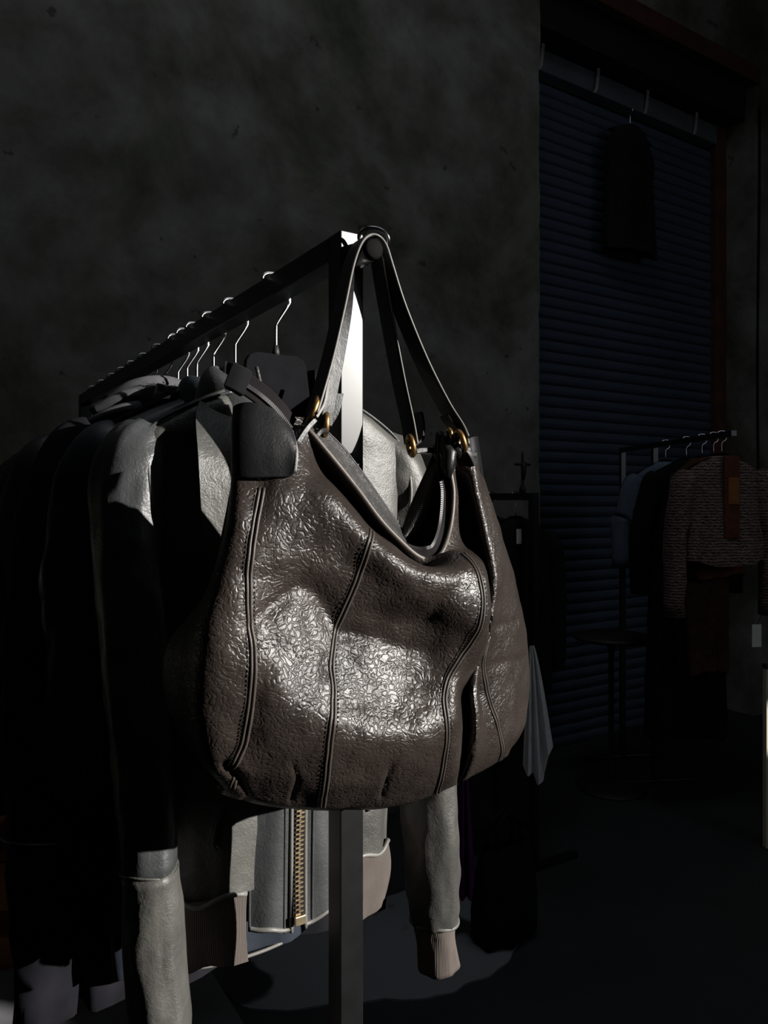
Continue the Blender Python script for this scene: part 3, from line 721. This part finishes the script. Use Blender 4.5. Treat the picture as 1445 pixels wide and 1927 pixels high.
# ---- the sunlit bomber jacket nearest the post
T1 = 0.211; random.seed(11)
hanger(T1, M['hanger'], 'broad black flocked hanger in the neck of the sunlit grey bomber jacket', 'hangers on the main rack', True)
j1 = garment('leather_jacket', T1, 'worn grey leather bomber jacket with gold zip and knit hem behind the bag', 'jacket')
HEM1, FY = -.80, -.058
rows = [(-.150, .078, .05, 0, 0), (-.165, .095, .055, 0, 0), (-.19, .14, .058, 0, 0), (-.222, .188, .056, 0, 0), (-.245, .197, .055, 0, 0), (-.34, .186, .062, 0, 0), (-.55, .172, .066, 0, 0), (HEM1, .158, .066, 0, 0)]
vs, fs = body_geo(rows, 130, 4.0, .0035, 7, 2, zstep=.012)
for v_ in vs:      # front neck opened down to the fly
    if v_.y < 0.01 and v_.z > -.30 and abs(v_.x) < .088:
        v_.z -= (1 - (abs(v_.x) / .088) ** 2) * .125 * max(0, min(1, (v_.z + .30) / .15)) * min(1, (0.01 - v_.y) / .03)
mk('body', vs, fs, M['j1'], j1)
# knit hem band, broken at the front by the leather fly
def band_arc(a0, a1, z0, z1, hw_, hd, mat, nm, par, puff=.004, seed=4):
    cols_ = []
    n = 46
    for k in range(n + 1):
        a = math.radians(a0 + (a1 - a0) * k / n); ca, sa = math.cos(a), math.sin(a); cl = []
        for q in range(9):
            s_ = q / 8; z = z0 + (z1 - z0) * s_
            g_ = 1.0 + .05 * math.sin(s_ * math.pi) - .04 * s_
            x = math.copysign(abs(ca) ** (2 / 4), ca) * hw_ * g_; y = math.copysign(abs(sa) ** (2 / 4), sa) * hd * g_
            f = puff * math.sin(a * 11 + seed) * s_
            cl.append(V((x + ca * f, y + sa * f, z + .006 * math.sin(a * 4 + seed) * s_)))
        cols_.append(cl)
    o = mk(nm, flat(cols_), grid_faces(n + 1, 9), mat, par); solid(o, .004, 0); return o
band_arc(-79, 259, HEM1 + .004, HEM1 - .085, .160, .068, M['rib'], 'hem_band', j1)
# front fly: two leather edge strips and zip
def fy(x, z):
    """front surface of the body at x"""
    k = max(0.0, 1 - abs(x / .165) ** 4) ** (1 / 4)
    return -.066 * k - .003
for s_ in (-1, 1):
    cl = []
    for i in range(15):
        x = s_ * (.010 + (.052 if s_ < 0 else .060) * i / 14); cl.append([V((x, fy(x, 0) - .0005 + .012 * (i / 14) ** 3 + .002 * math.sin(i * .5 + z * 14), z - (.012 * (1 - i / 14) + .0015 * math.sin(i * .6)) * (1 if z < -.8 else 0))) for z in [-.42, -.5, -.58, -.66, -.72, -.78, -.82, -.852]])
    cc = net(cl, 2, 4); o = mk('front_panel', flat(cc), grid_faces(len(cc), len(cc[0])), M['j1_dark'], j1); solid(o, .0035, 0)
    tube('fly_edge', [p + V((0, -.003, 0)) for p in cc[0]], .0028, M['seam_light'], o, None, 8)
    tube('fly_edge', [p + V((0, -.002, 0)) for p in cc[5]], .0015, M['j1_dark'], o, None, 8)
    tube('hem_edge', [c_[-1] + V((0, -.002, .004)) for c_ in cc], .003, M['seam_light'], o, None, 8)
    tube('side_edge', [p + V((0, -.002, 0)) for p in cc[-1]], .002, M['j1_dark'], o, None, 8)
zp_ = [V((.0005 + .0016 * math.sin(z * 17), fy(0, 0) - .0045 + .002 * math.sin(z * 23), z)) for z in [-.36 - .006 * i for i in range(83)]]
zo = ribbon('zipper', zp_, V((.0085, 0, 0)), .0012, M['zip_tape'], j1)
tt = []
for i, p in enumerate(spline(zp_, 2)[:-4]):
    s_ = 1 if i % 2 else -1
    tt.append(box_geo(p + V((s_ * .0022, -.0016, 0)), V((.0034, 0, 0)), V((0, .0014, 0)), V((0, 0, .0011))))
vs, fs = merge(tt); mk('zipper_teeth', vs, fs, M['zip_gold'], zo, False)
box('zipper_stop', zp_[-1] + V((0, -.002, .004)), V((.0075, 0, 0)), V((0, .003, 0)), V((0, 0, .006)), M['zip_gold'], zo, None, .001)
# left front edge, hanging open and forward of the side panel
lx = [(-.178, -.118, -.036, -.060), (-.205, -.136, -.070, -.058), (-.26, -.144, -.104, -.050), (-.34, -.140, -.106, -.045), (-.44, -.131, -.098, -.042), (-.53, -.121, -.086, -.040), (-.62, -.110, -.074, -.040)]
cl = []
for i in range(7):
    q = i / 6; cl.append([V((x0 + (x1 - x0) * q, y + .004 * math.sin(q * 3.1) - .012 * q, z - .02 * q)) for z, x0, y, x1 in lx])
cc = net(cl, 4, 6); o = mk('open_front', flat(cc), grid_faces(len(cc), len(cc[0])), M['j1'], j1); solid(o, .003, 0)
# pocket welts
for s_ in (-1, 1):
    pp = spline([V((s_ * .085, fy(.085, 0) - .001, -.60)), V((s_ * .098, fy(.098, 0) - .002, -.66)), V((s_ * .112, fy(.112, 0) - .001, -.72)), V((s_ * .108, fy(.108, 0) - .001, -.735))], 6)
    tube('pocket_welt', pp, .003, M['j1_dark'], j1, None, 8)
# hem seam
for s0, s1 in ((-79, -2), (-178, -101)):
    tube('hem_seam', [V((math.copysign(abs(math.cos(a)) ** .5, math.cos(a)) * .162, math.copysign(abs(math.sin(a)) ** .5, math.sin(a)) * .0705, HEM1 + .002 + .004 * math.sin(a * 9))) for a in [math.radians(s0 + (s1 - s0) * k / 24) for k in range(25)]], .0032, M['seam_light'], j1, None, 8)
# collar, opened
vs, fs = collar_geo(-58, 238, .078, .050, -.155, .034, .062, .030, n=36, drop=.055)
o = mk('collar', vs, fs, M['j1_dark'], j1); solid(o, .0035, 0)  # darker leather here puts the collar's shade into its colour
for s_ in (-1, 1):
    tube('collar_edge', spline([V((s_ * .050, -.052, -.135)), V((s_ * .047, -.060, -.165)), V((s_ * .044, -.066, -.21)), V((s_ * .034, -.070, -.26))], 6), .0026, M['j1_dark'], j1, None, 8)
nl = []
for k in range(21):
    a = math.radians(20 + 140 * k / 20); nl.append([V((math.cos(a) * .073, math.sin(a) * .044, z)) for z in (-.24, -.19, -.15, -.118)])
o = mk('neck_shade_strip', flat(nl), grid_faces(21, 4), M['lining'], j1); solid(o, .002, 0)  # dark strip added as the shade inside the rear collar
# left sleeve (nearest the camera), two-piece with elbow seam, hanging forward
def big_sleeve(path, rads, cut, cutx, seed, mats, cuff=None):
    p = spline(path, 14); rr = spline(rads, 14); n = len(p); k = int(n * cut)
    so_ = mk('sleeve', *sleeve_geo(path_seg(p, 0, k + 1), rr[:k + 1:1], 34, .0045, seed, 1, 1.15), mats[0], j1)
    lo = mk('forearm_panel', *sleeve_geo(path_seg(p, k, n), [x + .0012 for x in rr[k:]], 34, .0045, seed, 1, 1.15), mats[1], so_)
    tube('elbow_seam', ring_pts(p[k], (p[k + 1] - p[k - 1]).normalized(), rr[k] + .0015, 1.13), .0014, M['j1'], so_, None, 6, True)
    if cuff:
        d = (p[-1] - p[-3]).normalized(); q = [p[-1] - d * .004, p[-1] + d * .02, p[-1] + d * .045, p[-1] + d * .075]
        mk('cuff', *sleeve_geo(q, [rr[-1] * .96, rr[-1] * .88, rr[-1] * .86, rr[-1] * .95], 34, .004, seed + 2, 6, 1.1), M['rib'], so_)
        tube('cuff_seam', ring_pts(p[-1], d, rr[-1] * 1.02, 1.15), .0032, M['seam_light'], so_, None, 8, True)
    return so_
def path_seg(p, a, b): return p[a:b]
def ring_pts(c0, t, rad, fl, n=30):
    u = (V((1, 0, 0)) - t * t.x).normalized(); v = t.cross(u)
    return [c0 + u * math.cos(x) * rad + v * math.sin(x) * rad * fl + t * .004 * math.sin(2 * x) for x in [2 * math.pi * k / n for k in range(n)]]
sl_path = [V((-.165, 0, -.225)), V((-.195, -.005, -.27)), V((-.203, -.03, -.40)), V((-.198, -.06, -.56)), V((-.193, -.070, -.70)), V((-.184, -.072, -.85)), V((-.172, -.070, -1.00))]
ls = big_sleeve(sl_path, [.034, .044, .040, .036, 0.031, .031, .031], .705, 0, 7, (M['j1_dark'], M['j1']), True)
sr_path = [V((.160, 0, -.225)), V((.192, 0, -.27)), V((.222, -.004, -.40)), V((.240, -.008, -.58)), V((.250, -.010, -.75)), V((.258, -.010, -.90)), V((.262, -.010, -.955))]
rs = big_sleeve(sr_path, [.034, .050, .049, .046, .043, .039, .034], .52, 0, 9, (M['j1'], M['j1']), True)
# shoulder seams / yoke
for s_ in (-1, 1):
    pp = spline([V((s_ * .182, -.056, -.33)), V((s_ * .186, -.058, -.29)), V((s_ * .187, -.040, -.236)), V((s_ * .184, 0, -.214)), V((s_ * .182, .045, -.235))], 6)
    tube('shoulder_seam', pp, .0024, M['seam_light'], j1, None, 8)
    tube('yoke_seam', spline([V((s_ * .08, -.050, -.168)), V((s_ * .12, -.042, -.182)), V((s_ * .165, -.034, -.206)), V((s_ * .195, -.03, -.232))], 6), .0022, M['j1_dark'], j1, None, 8)

# ---- the row behind it
ROW = [
 (.365, 'leather_jacket', 'black leather shirt-jacket with pale stitched hem showing under the bomber jacket', dict(mat='navy_leather', hem=-.985, hw=.175, hd=.045, slv=-.72, slx=.222, sly=.02, collar=(.032, .055, .028), seed=3)),
 (.464, 'suede_coat', 'long black suede coat with silver zip on its sleeve, left of the bomber jacket', dict(mat='suede', sw=.212, hem=-1.055, hw=.235, hd=.055, depth=.045, slv=-1.045, slx=.262, sly=-.05, sr=(.066, .042), seed=5, collar=(.03, .05, .025), cat='coat', fold=.011)),
 (.55, 'leather_jacket', 'black leather jacket with stand collar hung beside the suede coat', dict(mat='black_leather', hem=-.84, slv=-.84, slx=.235, collar=(.045, .03, .012), seed=7)),
 (.605, 'fleece_jacket', 'black fluffy-collared jacket hung just before the grey hooded top', dict(mat='black_cloth', hem=-.80, slv=-.82, slx=.235, collar=(.05, .07, .04), seed=8)),
 (.66, 'hooded_top', 'grey jersey hooded top with its hood folded in rolls', dict(mat='grey_jersey', hem=-.78, slv=-.82, slx=.24, seed=9, cat='hoodie')),
 (.77, 'leather_coat', 'black leather coat just beyond the grey hooded top', dict(mat='black_leather', sw=.215, hem=-1.05, hw=.23, hd=.045, slv=-.86, slx=.262, collar=(.03, .06, .03), seed=10, cat='coat', sr=(.064, .046))),
 (.88, 'leather_jacket', 'navy leather jacket in the middle of the far half of the rail', dict(mat='navy_leather', sw=.21, hem=-.90, slv=-.88, slx=.255, collar=(.03, .06, .03), seed=11)),
 (.985, 'wool_coat', 'dark charcoal wool coat in the far half of the rail', dict(mat='dark_cloth', sw=.215, hem=-1.10, hw=.24, hd=.045, slv=-.90, slx=.26, collar=(.03, .06, .03), seed=12, cat='coat')),
 (1.08, 'leather_jacket', 'black leather jacket fourth from the far end of the rail', dict(mat='black_leather', sw=.21, hem=-.88, slv=-.88, slx=.25, collar=(.04, .04, .02), seed=13)),
 (1.18, 'leather_coat', 'long black leather coat third from the far end of the rail', dict(mat='black_leather', sw=.21, hem=-1.15, hw=.23, slv=-.88, slx=.25, collar=(.03, .06, .03), seed=14, cat='coat')),
 (1.30, 'dark_jacket', 'charcoal cloth jacket second from the far end of the rail', dict(mat='dark_cloth', sw=.20, hem=-.85, slv=-.85, slx=.24, collar=(.03, .05, .03), seed=15)),
 (1.42, 'dark_jacket', 'black cloth jacket at the far end of the rail', dict(mat='black_cloth', sw=.20, hem=-.90, slv=-.85, slx=.24, collar=(.03, .05, .03), seed=16)),
]
HL = ['second from the post', 'third from the post', 'fourth from the post', 'fifth from the post', 'sixth from the post', 'seventh from the post', 'eighth from the post', 'ninth from the post', 'tenth from the post', 'third from the far end', 'second from the far end', 'last at the far end']
GAR = {}
for i, (t, nm, lab, kw) in enumerate(ROW):
    hanger(t, M['hanger'], 'black hanger with wire hook on the main rail, ' + HL[i], 'hangers on the main rack', False, -.105, .175)
    kw = dict(kw); kw['mat'] = M[kw['mat']]
    GAR[i] = jacket(nm, t, lab, **kw)
# pale stitched hem on the shirt-jacket
g = GAR[0]
tube('hem_stitching', [V((math.copysign(abs(math.cos(a)) ** .8, math.cos(a)) * .178, math.copysign(abs(math.sin(a)) ** .8, math.sin(a)) * .049, -.978 + .012 * math.sin(3 * a + 3))) for a in [math.radians(-176 + 100 * k / 40) for k in range(41)]], .0028, M['seam_light'], g, None, 6)
# sleeve zip on the suede coat
g = GAR[1]; tt = []
for k in range(44):
    z = -.86 - k * .0042; p = V((-.309 + .0006 * k, -.045 - .0004 * k, z))
    tt.append(box_geo(p, V((.0016, 0, 0)), V((0, .0016, 0)), V((0, 0, .0012))))
vs, fs = merge(tt); mk('sleeve_zipper_teeth', vs, fs, M['zip_silver'], g, False)
tube('sleeve_seam', ring_pts(V((-.263, -.035, -.78)), V((0, 0, -1)), .055, 1.0), .002, M['black_leather'], g, None, 6, True)
# hood rolls on the hooded top
g = GAR[4]
for k, (x, y, z, ln) in enumerate([(-.05, -.03, -.105, .085), (-.065, -.045, -.128, .095), (-.075, -.06, -.155, .10)]):
    pth = spline([V((x - ln, y + .02, z - .022)), V((x - ln * .4, y - .012, z)), V((x + ln * .3, y - .018, z + .006)), V((x + ln, y, z - .012))], 6)
    tube('hood_roll', pth, [.008 + .010 * math.sin(math.pi * i / (len(pth) - 1)) for i in range(len(pth))], M['grey_jersey'], g, None, 12)
# fluffy collar
g = GAR[3]; random.seed(5); tt = []
for k in range(420):
    a = math.radians(random.uniform(150, 400)); z = -.135 + random.uniform(-.02, .035); rr_ = random.uniform(.06, .082)
    b = V((math.cos(a) * rr_, math.sin(a) * rr_ * .8, z)); d = V((math.cos(a) + random.uniform(-.5, .5), math.sin(a) + random.uniform(-.5, .5), random.uniform(-.2, .8))).normalized() * .013
    s_ = d.orthogonal().normalized() * .0016; o_ = len(tt) * 3; tt.append(([b - s_, b + s_, b + d], [(0, 1, 2)]))
vs, fs = merge(tt); mk('collar_pile', vs, fs, M['fur'], g, False, kind='stuff')

# ------------------------------------------------------------------ LOWER LEFT: bricks and plinth
brick_loc = P(-110, 1800, 1.75); brick_loc.z = 0
bs = thing('brick_stack', brick_loc, 'loose stack of orange clay bricks on the floor at the left edge', 'bricks')
bm0 = bpy.data.meshes.new('brick'); vs, fs = box_geo(V((0, 0, 0)), V((.107, 0, 0)), V((0, .051, 0)), V((0, 0, .032)))
bm_ = bmesh.new(); vv = [bm_.verts.new(v) for v in vs]
for f in fs: bm_.faces.new([vv[i] for i in f])
bmesh.ops.recalc_face_normals(bm_, faces=bm_.faces)
bmesh.ops.bevel(bm_, geom=bm_.edges[:], offset=.004, segments=1, affect='EDGES'); bm_.to_mesh(bm0); bm_.free(); bm0.materials.append(M['brick'])
random.seed(8)
for lay in range(9):
    for k in range(2):
        for d_ in range(2):
            o = bpy.data.objects.new('brick', bm0); link(o, bs)
            o.location = (-.24 + k * .222 + (.11 if lay % 2 else 0) + random.uniform(-.006, .006), d_ * .112 + random.uniform(-.008, .008), .0325 + lay * .0655)
            o.rotation_euler = (0, 0, random.uniform(-.04, .04))
bs.rotation_euler = (0, 0, .05)
pl = P(190, 1880, 1.55); pl.z = 0
erp = thing('plinth', pl, 'grey painted display plinth under the long black coats', 'plinth', AL)
box('plinth_body', V((0, 0, .165)), V((.22, 0, 0)), V((0, .22, 0)), V((0, 0, .165)), M['plinth'], erp, None, .004)
box('plinth_top', V((0, 0, .341)), V((.23, 0, 0)), V((0, .23, 0)), V((0, 0, .010)), M['plinth'], erp, None, .003)

# ------------------------------------------------------------------ COWHIDE RUG
def floor_pt(px, py):
    Z = F * CH / (py - HY); q = P(px, py, Z); q.z = 0; return q
ol = [floor_pt(*p) for p in [(420,1800),(520,1760),(600,1712),(720,1690),(830,1660),(930,1645),(1000,1655),(1012,1700),(985,1755),(972,1790),(930,1826),(885,1852),(820,1876),(740,1884),(640,1888),(520,1905),(430,1880)]]
ol = spline(ol + [ol[0]], 5)[:-1]
cen = sum(ol, V((0, 0, 0))) / len(ol); ol = [p + (p - cen).normalized() * .02 * nz(p, 14, 2) for p in ol]
vs, fs = prism_geo([p - cen + UP * .0005 for p in ol], UP * .006)
o = mk('cowhide_rug', vs, fs, M['cowhide'], None, False, label='black and white cowhide rug on the concrete floor', cat='rug'); o.location = cen
o.rotation_euler = (0, 0, 0)

# ------------------------------------------------------------------ SECOND RACK (dark clothes)
def rack2():
    nrp = P(1004, 940, 2.80); H = 1.425; L = 0.85; s_ = .014
    loc = V((nrp.x, nrp.y, 0)) + r * L / 2
    g = thing('clothes_rack', loc, 'smaller black clothes rack with cross-shaped finial near the doorway', 'clothes rack', AL)
    for y in (-L / 2, L / 2):
        box('post', V((0, y, H / 2)), V((s_, 0, 0)), V((0, s_, 0)), V((0, 0, H / 2)), M['post'], g, None, .001)
        box('foot', V((0, y, .012)), V((.22, 0, 0)), V((0, s_, 0)), V((0, 0, .011)), M['post'], g, None, .001)
    box('rail', V((0, 0, H - s_)), V((s_ * .95, 0, 0)), V((0, L / 2 - s_ - .001, 0)), V((0, 0, s_)), M['post'], g, None, .001)
    box('lower_bar', V((0, 0, .16)), V((s_ * .8, 0, 0)), V((0, L / 2 - s_ - .001, 0)), V((0, 0, s_ * .8)), M['post'], g, None, .001)
    # cross finial with figure-like lobes
    fy_ = -L / 2 + .06
    fin = [tube_geo([V((0, fy_, H - .002)), V((0, fy_, H + .02)), V((0, fy_, H + .03)), V((0, fy_, H + .065)), V((0, fy_, H + .15)), V((0, fy_, H + .16))], [.014, .012, .006, .006, .005, .002], 8),
           tube_geo([V((-.042, fy_, H + .108)), V((-.036, fy_, H + .11)), V((.036, fy_, H + .11)), V((.042, fy_, H + .108))], [.002, .006, .006, .002], 8),
           tube_geo([V((0, fy_ - .006, H + .05)), V((0, fy_ - .006, H + .075)), V((0, fy_ - .006, H + .10)), V((0, fy_ - .006, H + .12))], [.004, .010, .011, .006], 8)]
    vs, fs = merge(fin); mk('cross_finial', vs, fs, M['dark_metal'], g)
    return g, nrp, H, L
g2, n2, H2, L2 = rack2()
def at2(t): q = V((n2.x, n2.y, 0)) + r * t; q.z = H2; return q
def far_garment(nm, loc, rz, label, cat, mat, sw, hem, hw, hd=.05, slv=None, slx=.2, seed=1, dress=False, group=None, hook=True, z0=-.10, zs=-.17, hlabel=None, hgroup=None, slx2=None, hang='hanger'):
    g = thing(nm, loc, label, cat, rz, group)
    rows = [(z0, .05, .035, 0, 0), (z0 - .012, .06, .042, 0, 0), (z0 - .03, sw * .6, .045, 0, 0), (zs, sw * .95, .045, 0, 0), (zs - .02, sw, .046, 0, 0), (zs - .13, sw * .93, .05, 0, 0), (hem, hw, hd, 0, 0)]
    vs, fs = body_geo(rows, 40, 2.5, .008, 7, seed, .04, hem_wave=.012); mk('body', vs, fs, mat, g)
    if slv is not None:
        for s_ in (-1, 1):
            xo = slx if s_ < 0 or slx2 is None else slx2
            path = [V((s_ * sw * .80, 0, zs - .012)), V((s_ * sw * .97, 0, zs - .045)), V((s_ * (sw * .4 + xo * .6), 0, zs - .2)), V((s_ * xo, 0, (zs + slv) / 2)), V((s_ * xo, 0, slv))]
            mk('sleeve', *sleeve_geo(path, [.035, .05, .048, .045, .042], 18, .006, seed + s_, 5), mat, g)
    if hook:
        h = thing('coat_hanger', loc, hlabel, 'hanger', rz, hgroup)
        pts = [V((0, 0, z0 + .01)), V((0, 0, -.045)), V((.018, 0, -.03)), V((.019, 0, -.004)), V((.010, 0, .0045)), V((-.010, 0, .0045)), V((-.018, 0, -.004))]
        tube('hook', spline(pts, 4), .0022, M['chrome'], h, None, 6)
        vs, fs = prism_geo([V((x, -.005, z0 + z)) for x, z in [(-.02, .012), (.02, .012), (sw * .9, -.055), (sw * .9, -.068), (0, -.02), (-sw * .9, -.068), (-sw * .9, -.055)]], V((0, .01, 0)))
        mk('shoulder_bar', vs, fs, M[hang], h, False)
    return g
G2 = 'dark clothes on the small rack'; HG2 = 'hangers on the small rack'
bc = far_garment('black_coat', at2(.10), AL, 'black coat with white neck label, first on the small rack', 'coat', M['black_cloth'], .19, -.80, .17, slv=-.70, slx=.21, seed=21, group=G2, hlabel='hanger at the near end of the small rack', hgroup=HG2)
far_garment('long_dress', at2(.24), AL, 'long black dress second on the small rack', 'dress', M['dark_cloth'], .17, -1.30, .20, .07, seed=22, group=G2, hlabel='hanger second from the near end of the small rack', hgroup=HG2)
far_garment('long_dress', at2(.38), AL, 'long black dress third on the small rack, behind the bag', 'dress', M['black_cloth'], .17, -1.32, .19, .06, seed=23, group=G2, hlabel='hanger third from the near end of the small rack', hgroup=HG2)
far_garment('black_jacket', at2(.50), AL, 'black jacket fourth on the small rack, mostly hidden by the bag', 'jacket', M['black_cloth'], .18, -.75, .17, slv=-.75, slx=.2, seed=24, group=G2, hlabel='hanger fourth from the near end of the small rack', hgroup=HG2)
far_garment('long_dress', at2(.62), AL, 'dark charcoal dress near the far end of the small rack', 'dress', M['dark_cloth'], .17, -1.1, .18, .06, seed=25, group=G2, hlabel='hanger near the far end of the small rack', hgroup=HG2)
# white neck label on the coat + white scarf
lb_ = P(972, 1010, 2.78)
# white draped scarf
def drape(name, px0, px1, top, bots, Z, mat, label, cat, nfold=4, seed=1, apex=None):
    n = 28; m_ = 26; cols_ = []
    for i in range(n + 1):
        s_ = i / n; cl = []
        for j in range(m_ + 1):
            q = j / m_
            ax = apex if apex is not None else (px0 + px1) / 2
            xb = px0 + (px1 - px0) * s_; x = ax + (xb - ax) * (0.12 + 0.88 * q ** .8)
            k = s_ * (len(bots) - 1); b0_ = bots[int(min(k, len(bots) - 2))]; b1_ = bots[int(min(k, len(bots) - 2)) + 1]; yb = b0_ + (b1_ - b0_) * (k - int(min(k, len(bots) - 2)))
            y = top + (yb - top) * q
            d = .022 * math.sin(nfold * 2 * math.pi * s_ + seed) * (0.3 + .7 * q)
            cl.append(P(x, y, Z + d))
        cols_.append(cl)
    c0 = P((px0 + px1) / 2, (top + max(bots)) / 2, Z)
    o = mk(name, [p - c0 for p in flat(cols_)], grid_faces(n + 1, m_ + 1), mat, None, True, None, label=label, cat=cat); o.location = c0; solid(o, .003, 0); return o
drape('white_scarf', 984, 1040, 1215, [1440, 1462, 1452, 1478, 1470, 1425, 1405], 2.52, M['white_cloth'], 'white cotton scarf hanging against the black coat beside the bag', 'scarf', 3, 1, 999)
box('neck_label', V((-.03, -.052, -.165)), V((.012, 0, 0)), V((0, .0012, 0)), V((0, 0, .028)), M['paper'], bc, None, label='white card label at the neck')

drape('purple_scarf', 862, 898, 1400, [1752, 1756, 1748, 1745], 2.60, M['purple'], 'deep purple scarf hanging behind the sleeve of the bomber jacket', 'scarf', 2, 2, 872)
# black fabric bag standing on the rug edge
tq = floor_pt(950, 1770); tq.z = .0075
tote = thing('fabric_bag', tq, 'black fabric bag standing on the edge of the cowhide rug', 'bag', AL)
vs, fs = body_geo([(.30, .095, .020, 0, 0), (.24, .105, .045, 0, 0), (.10, .115, .062, 0, 0), (.02, .112, .060, 0, 0), (0.0, .10, .05, 0, 0)], 48, 2.8, .006, 6, 4, .02)
mk('body', vs, fs, M['black_cloth'], tote)
for y in (-.02, .02):
    ribbon('handle', spline([V((-.05, y, .285)), V((-.045, y, .36)), V((0, y * .6, .40)), V((.045, y, .36)), V((.05, y, .285))], 6), V((0, .009, 0)), .003, M['black_cloth'], tote)
# ------------------------------------------------------------------ VEST ON THE SHUTTER
u_ = (1186 - CX) / F; Zv = (RS - .12) / (0.845 - 0.534 * u_); vp = P(1186, 940, Zv); vp.z = 3.70
vest = far_garment('fluffy_vest', vp, AL, 'black fluffy sleeveless vest hanging high in front of the shutter', 'vest', M['fur'], .205, -.86, .215, .055, seed=31, hlabel='wire hanger holding the black vest on the shutter', hgroup=None, z0=-.12, zs=-.27)
random.seed(12); tt = []
for k in range(1500):
    a = random.uniform(0, 2 * math.pi); z = random.uniform(-.83, -.22); hw_ = .20 + .012 * (-z - .22) / .6
    b = V((math.cos(a) * hw_, math.sin(a) * .052, z)); d = V((math.cos(a), math.sin(a) * .6, random.uniform(-.8, .1))).normalized() * random.uniform(.012, .028); s_ = d.orthogonal().normalized() * .003
    tt.append(([b - s_, b + s_, b + d], [(0, 1, 2)]))
vs, fs = merge(tt); mk('pile', vs, fs, M['fur'], vest, False, kind='stuff')

# ------------------------------------------------------------------ TABLE by the doorway
tb = P(1150, 940, 3.62); tb.z = 0
tbl = thing('pedestal_table', tb, 'small dark round pedestal table before the shutter', 'table')
def lathe(name, prof_, mat, parent, seg=32):
    vs, fs = [], []
    for k in range(seg):
        a = 2 * math.pi * k / seg
        vs += [V((math.cos(a) * x, math.sin(a) * x, z)) for x, z in prof_]
    fs = grid_faces(seg, len(prof_), True)
    return mk(name, vs, fs, mat, parent)
TZ = CH - (1195 - HY) / F * 3.62
lathe('table_top', [(0.0005, TZ - .022), (.17, TZ - .022), (.182, TZ - .016), (.184, TZ - .006), (.18, TZ), (.0005, TZ)], M['wood_dark'], tbl)
lathe('pillar', [(.02, .02), (.022, .05), (.014, .10), (.013, TZ - .08), (.03, TZ - .023)], M['dark_metal'], tbl)
lathe('base', [(.0005, .03), (.03, .03), (.12, .016), (.17, .008), (.17, .0005), (.0005, .0005)], M['dark_metal'], tbl)

# ------------------------------------------------------------------ THIRD RACK, right edge
Z3 = 3.05
q0 = P(1366, 940, Z3); top3 = CH + (HY - 812) / F * Z3; dirx = V((1, 0.12, 0)).normalized(); a3 = math.atan2(dirx.y, dirx.x)
yv = V((-dirx.y, dirx.x, 0))
loc3 = V((q0.x, q0.y, 0)) + yv * .45
g3 = thing('clothes_rack', loc3, 'black clothes rack at the right edge holding the pink tweed jacket', 'clothes rack', a3)
for y in (.16, .52):
    box('post', V((0, y, top3 / 2)), V((.013, 0, 0)), V((0, .013, 0)), V((0, 0, top3 / 2)), M['post'], g3, None, .001)
    box('foot', V((0, y, .012)), V((.2, 0, 0)), V((0, .013, 0)), V((0, 0, .0115)), M['post'], g3, None, .001)
box('rail', V((0, 0, top3 - .012)), V((.012, 0, 0)), V((0, .506, 0)), V((0, 0, .0118)), M['post'], g3, None, .001)
def at3(y): q = loc3 + yv * y; q = V((q.x, q.y, top3)); return q
tj = far_garment('tweed_jacket', at3(-.42), a3, 'cropped pink and black tweed jacket facing the camera at the right edge', 'jacket', M['tweed'], .175, -.54, .165, .06, slv=-.76, slx=.205, slx2=.215, seed=41, hlabel='hanger in the pink tweed jacket', hgroup='hangers on the right rack')
# open front of the tweed jacket with the clothes worn under it
box('jacket_opening', V((.01, -.052, -.27)), V((.034, 0, 0)), V((0, .008, 0)), V((0, 0, .17)), M['rust_cloth'], tj, None, .006, label='rust brown lining in the open front')
ot = far_garment('orange_top', at3(-.36), a3, 'burnt orange top showing inside the open tweed jacket', 'top', M['rust_cloth'], .14, -.60, .12, .04, seed=42, hlabel='hanger just behind the tweed jacket', hgroup='hangers on the right rack')
box('scarf_panel', V((.014, -.122, -.245)), V((.024, 0, 0)), V((0, .003, 0)), V((0, 0, .055)), M['orange_cloth'], ot, None, .004)
far_garment('brown_dress', at3(-.27), a3, 'long dark brown dress hanging behind the tweed jacket', 'dress', M['brown_cloth'], .15, -1.02, .10, .06, seed=43, hlabel='hanger second behind the tweed jacket', hgroup='hangers on the right rack')
far_garment('long_coat', at3(-.14), a3, 'long black coat behind the tweed jacket at the right edge', 'coat', M['black_cloth'], .17, -1.35, .19, .07, slv=-.7, slx=.22, seed=44, hlabel='hanger in the long black coat on the right rack', hgroup='hangers on the right rack')
far_garment('blue_shirt', at3(.05), a3, 'dusty blue shirt at the back of the right rack', 'shirt', cloth('dusty_blue_cloth', (.12, .16, .22), (.16, .2, .27)), .17, -.7, .17, .05, slv=-.6, slx=.22, seed=45, hlabel='hanger in the dusty blue shirt', hgroup='hangers on the right rack')
box('price_tag', V((.118, -.055, -.835)), V((.020, 0, 0)), V((0, .001, 0)), V((0, 0, .046)), M['paper'], tj, None, label='white card price tag')
tube('tag_string', [V((.118, -.055, -.79)), V((.15, -.05, -.74)), V((.19, -.04, -.70))], .0012, M['thread'], tj, None, 6)
# cream board that catches a strip of sun at the right edge
cbp = P(1462, 1375, 3.0)
cbt = thing('leaning_board', V((cbp.x, cbp.y, 0)), 'cream board at the right edge catching a strip of sun', 'board', a3)
box('panel', V((0, 0, .36)), V((.055, 0, 0)), V((0, .012, 0)), V((0, 0, .3595)), M['cream'], cbt, None, .002)
box('edge_strip', V((0, 0, .73)), V((.057, 0, 0)), V((0, .014, 0)), V((0, 0, .0085)), M['wood_dark'], cbt, None, .002)
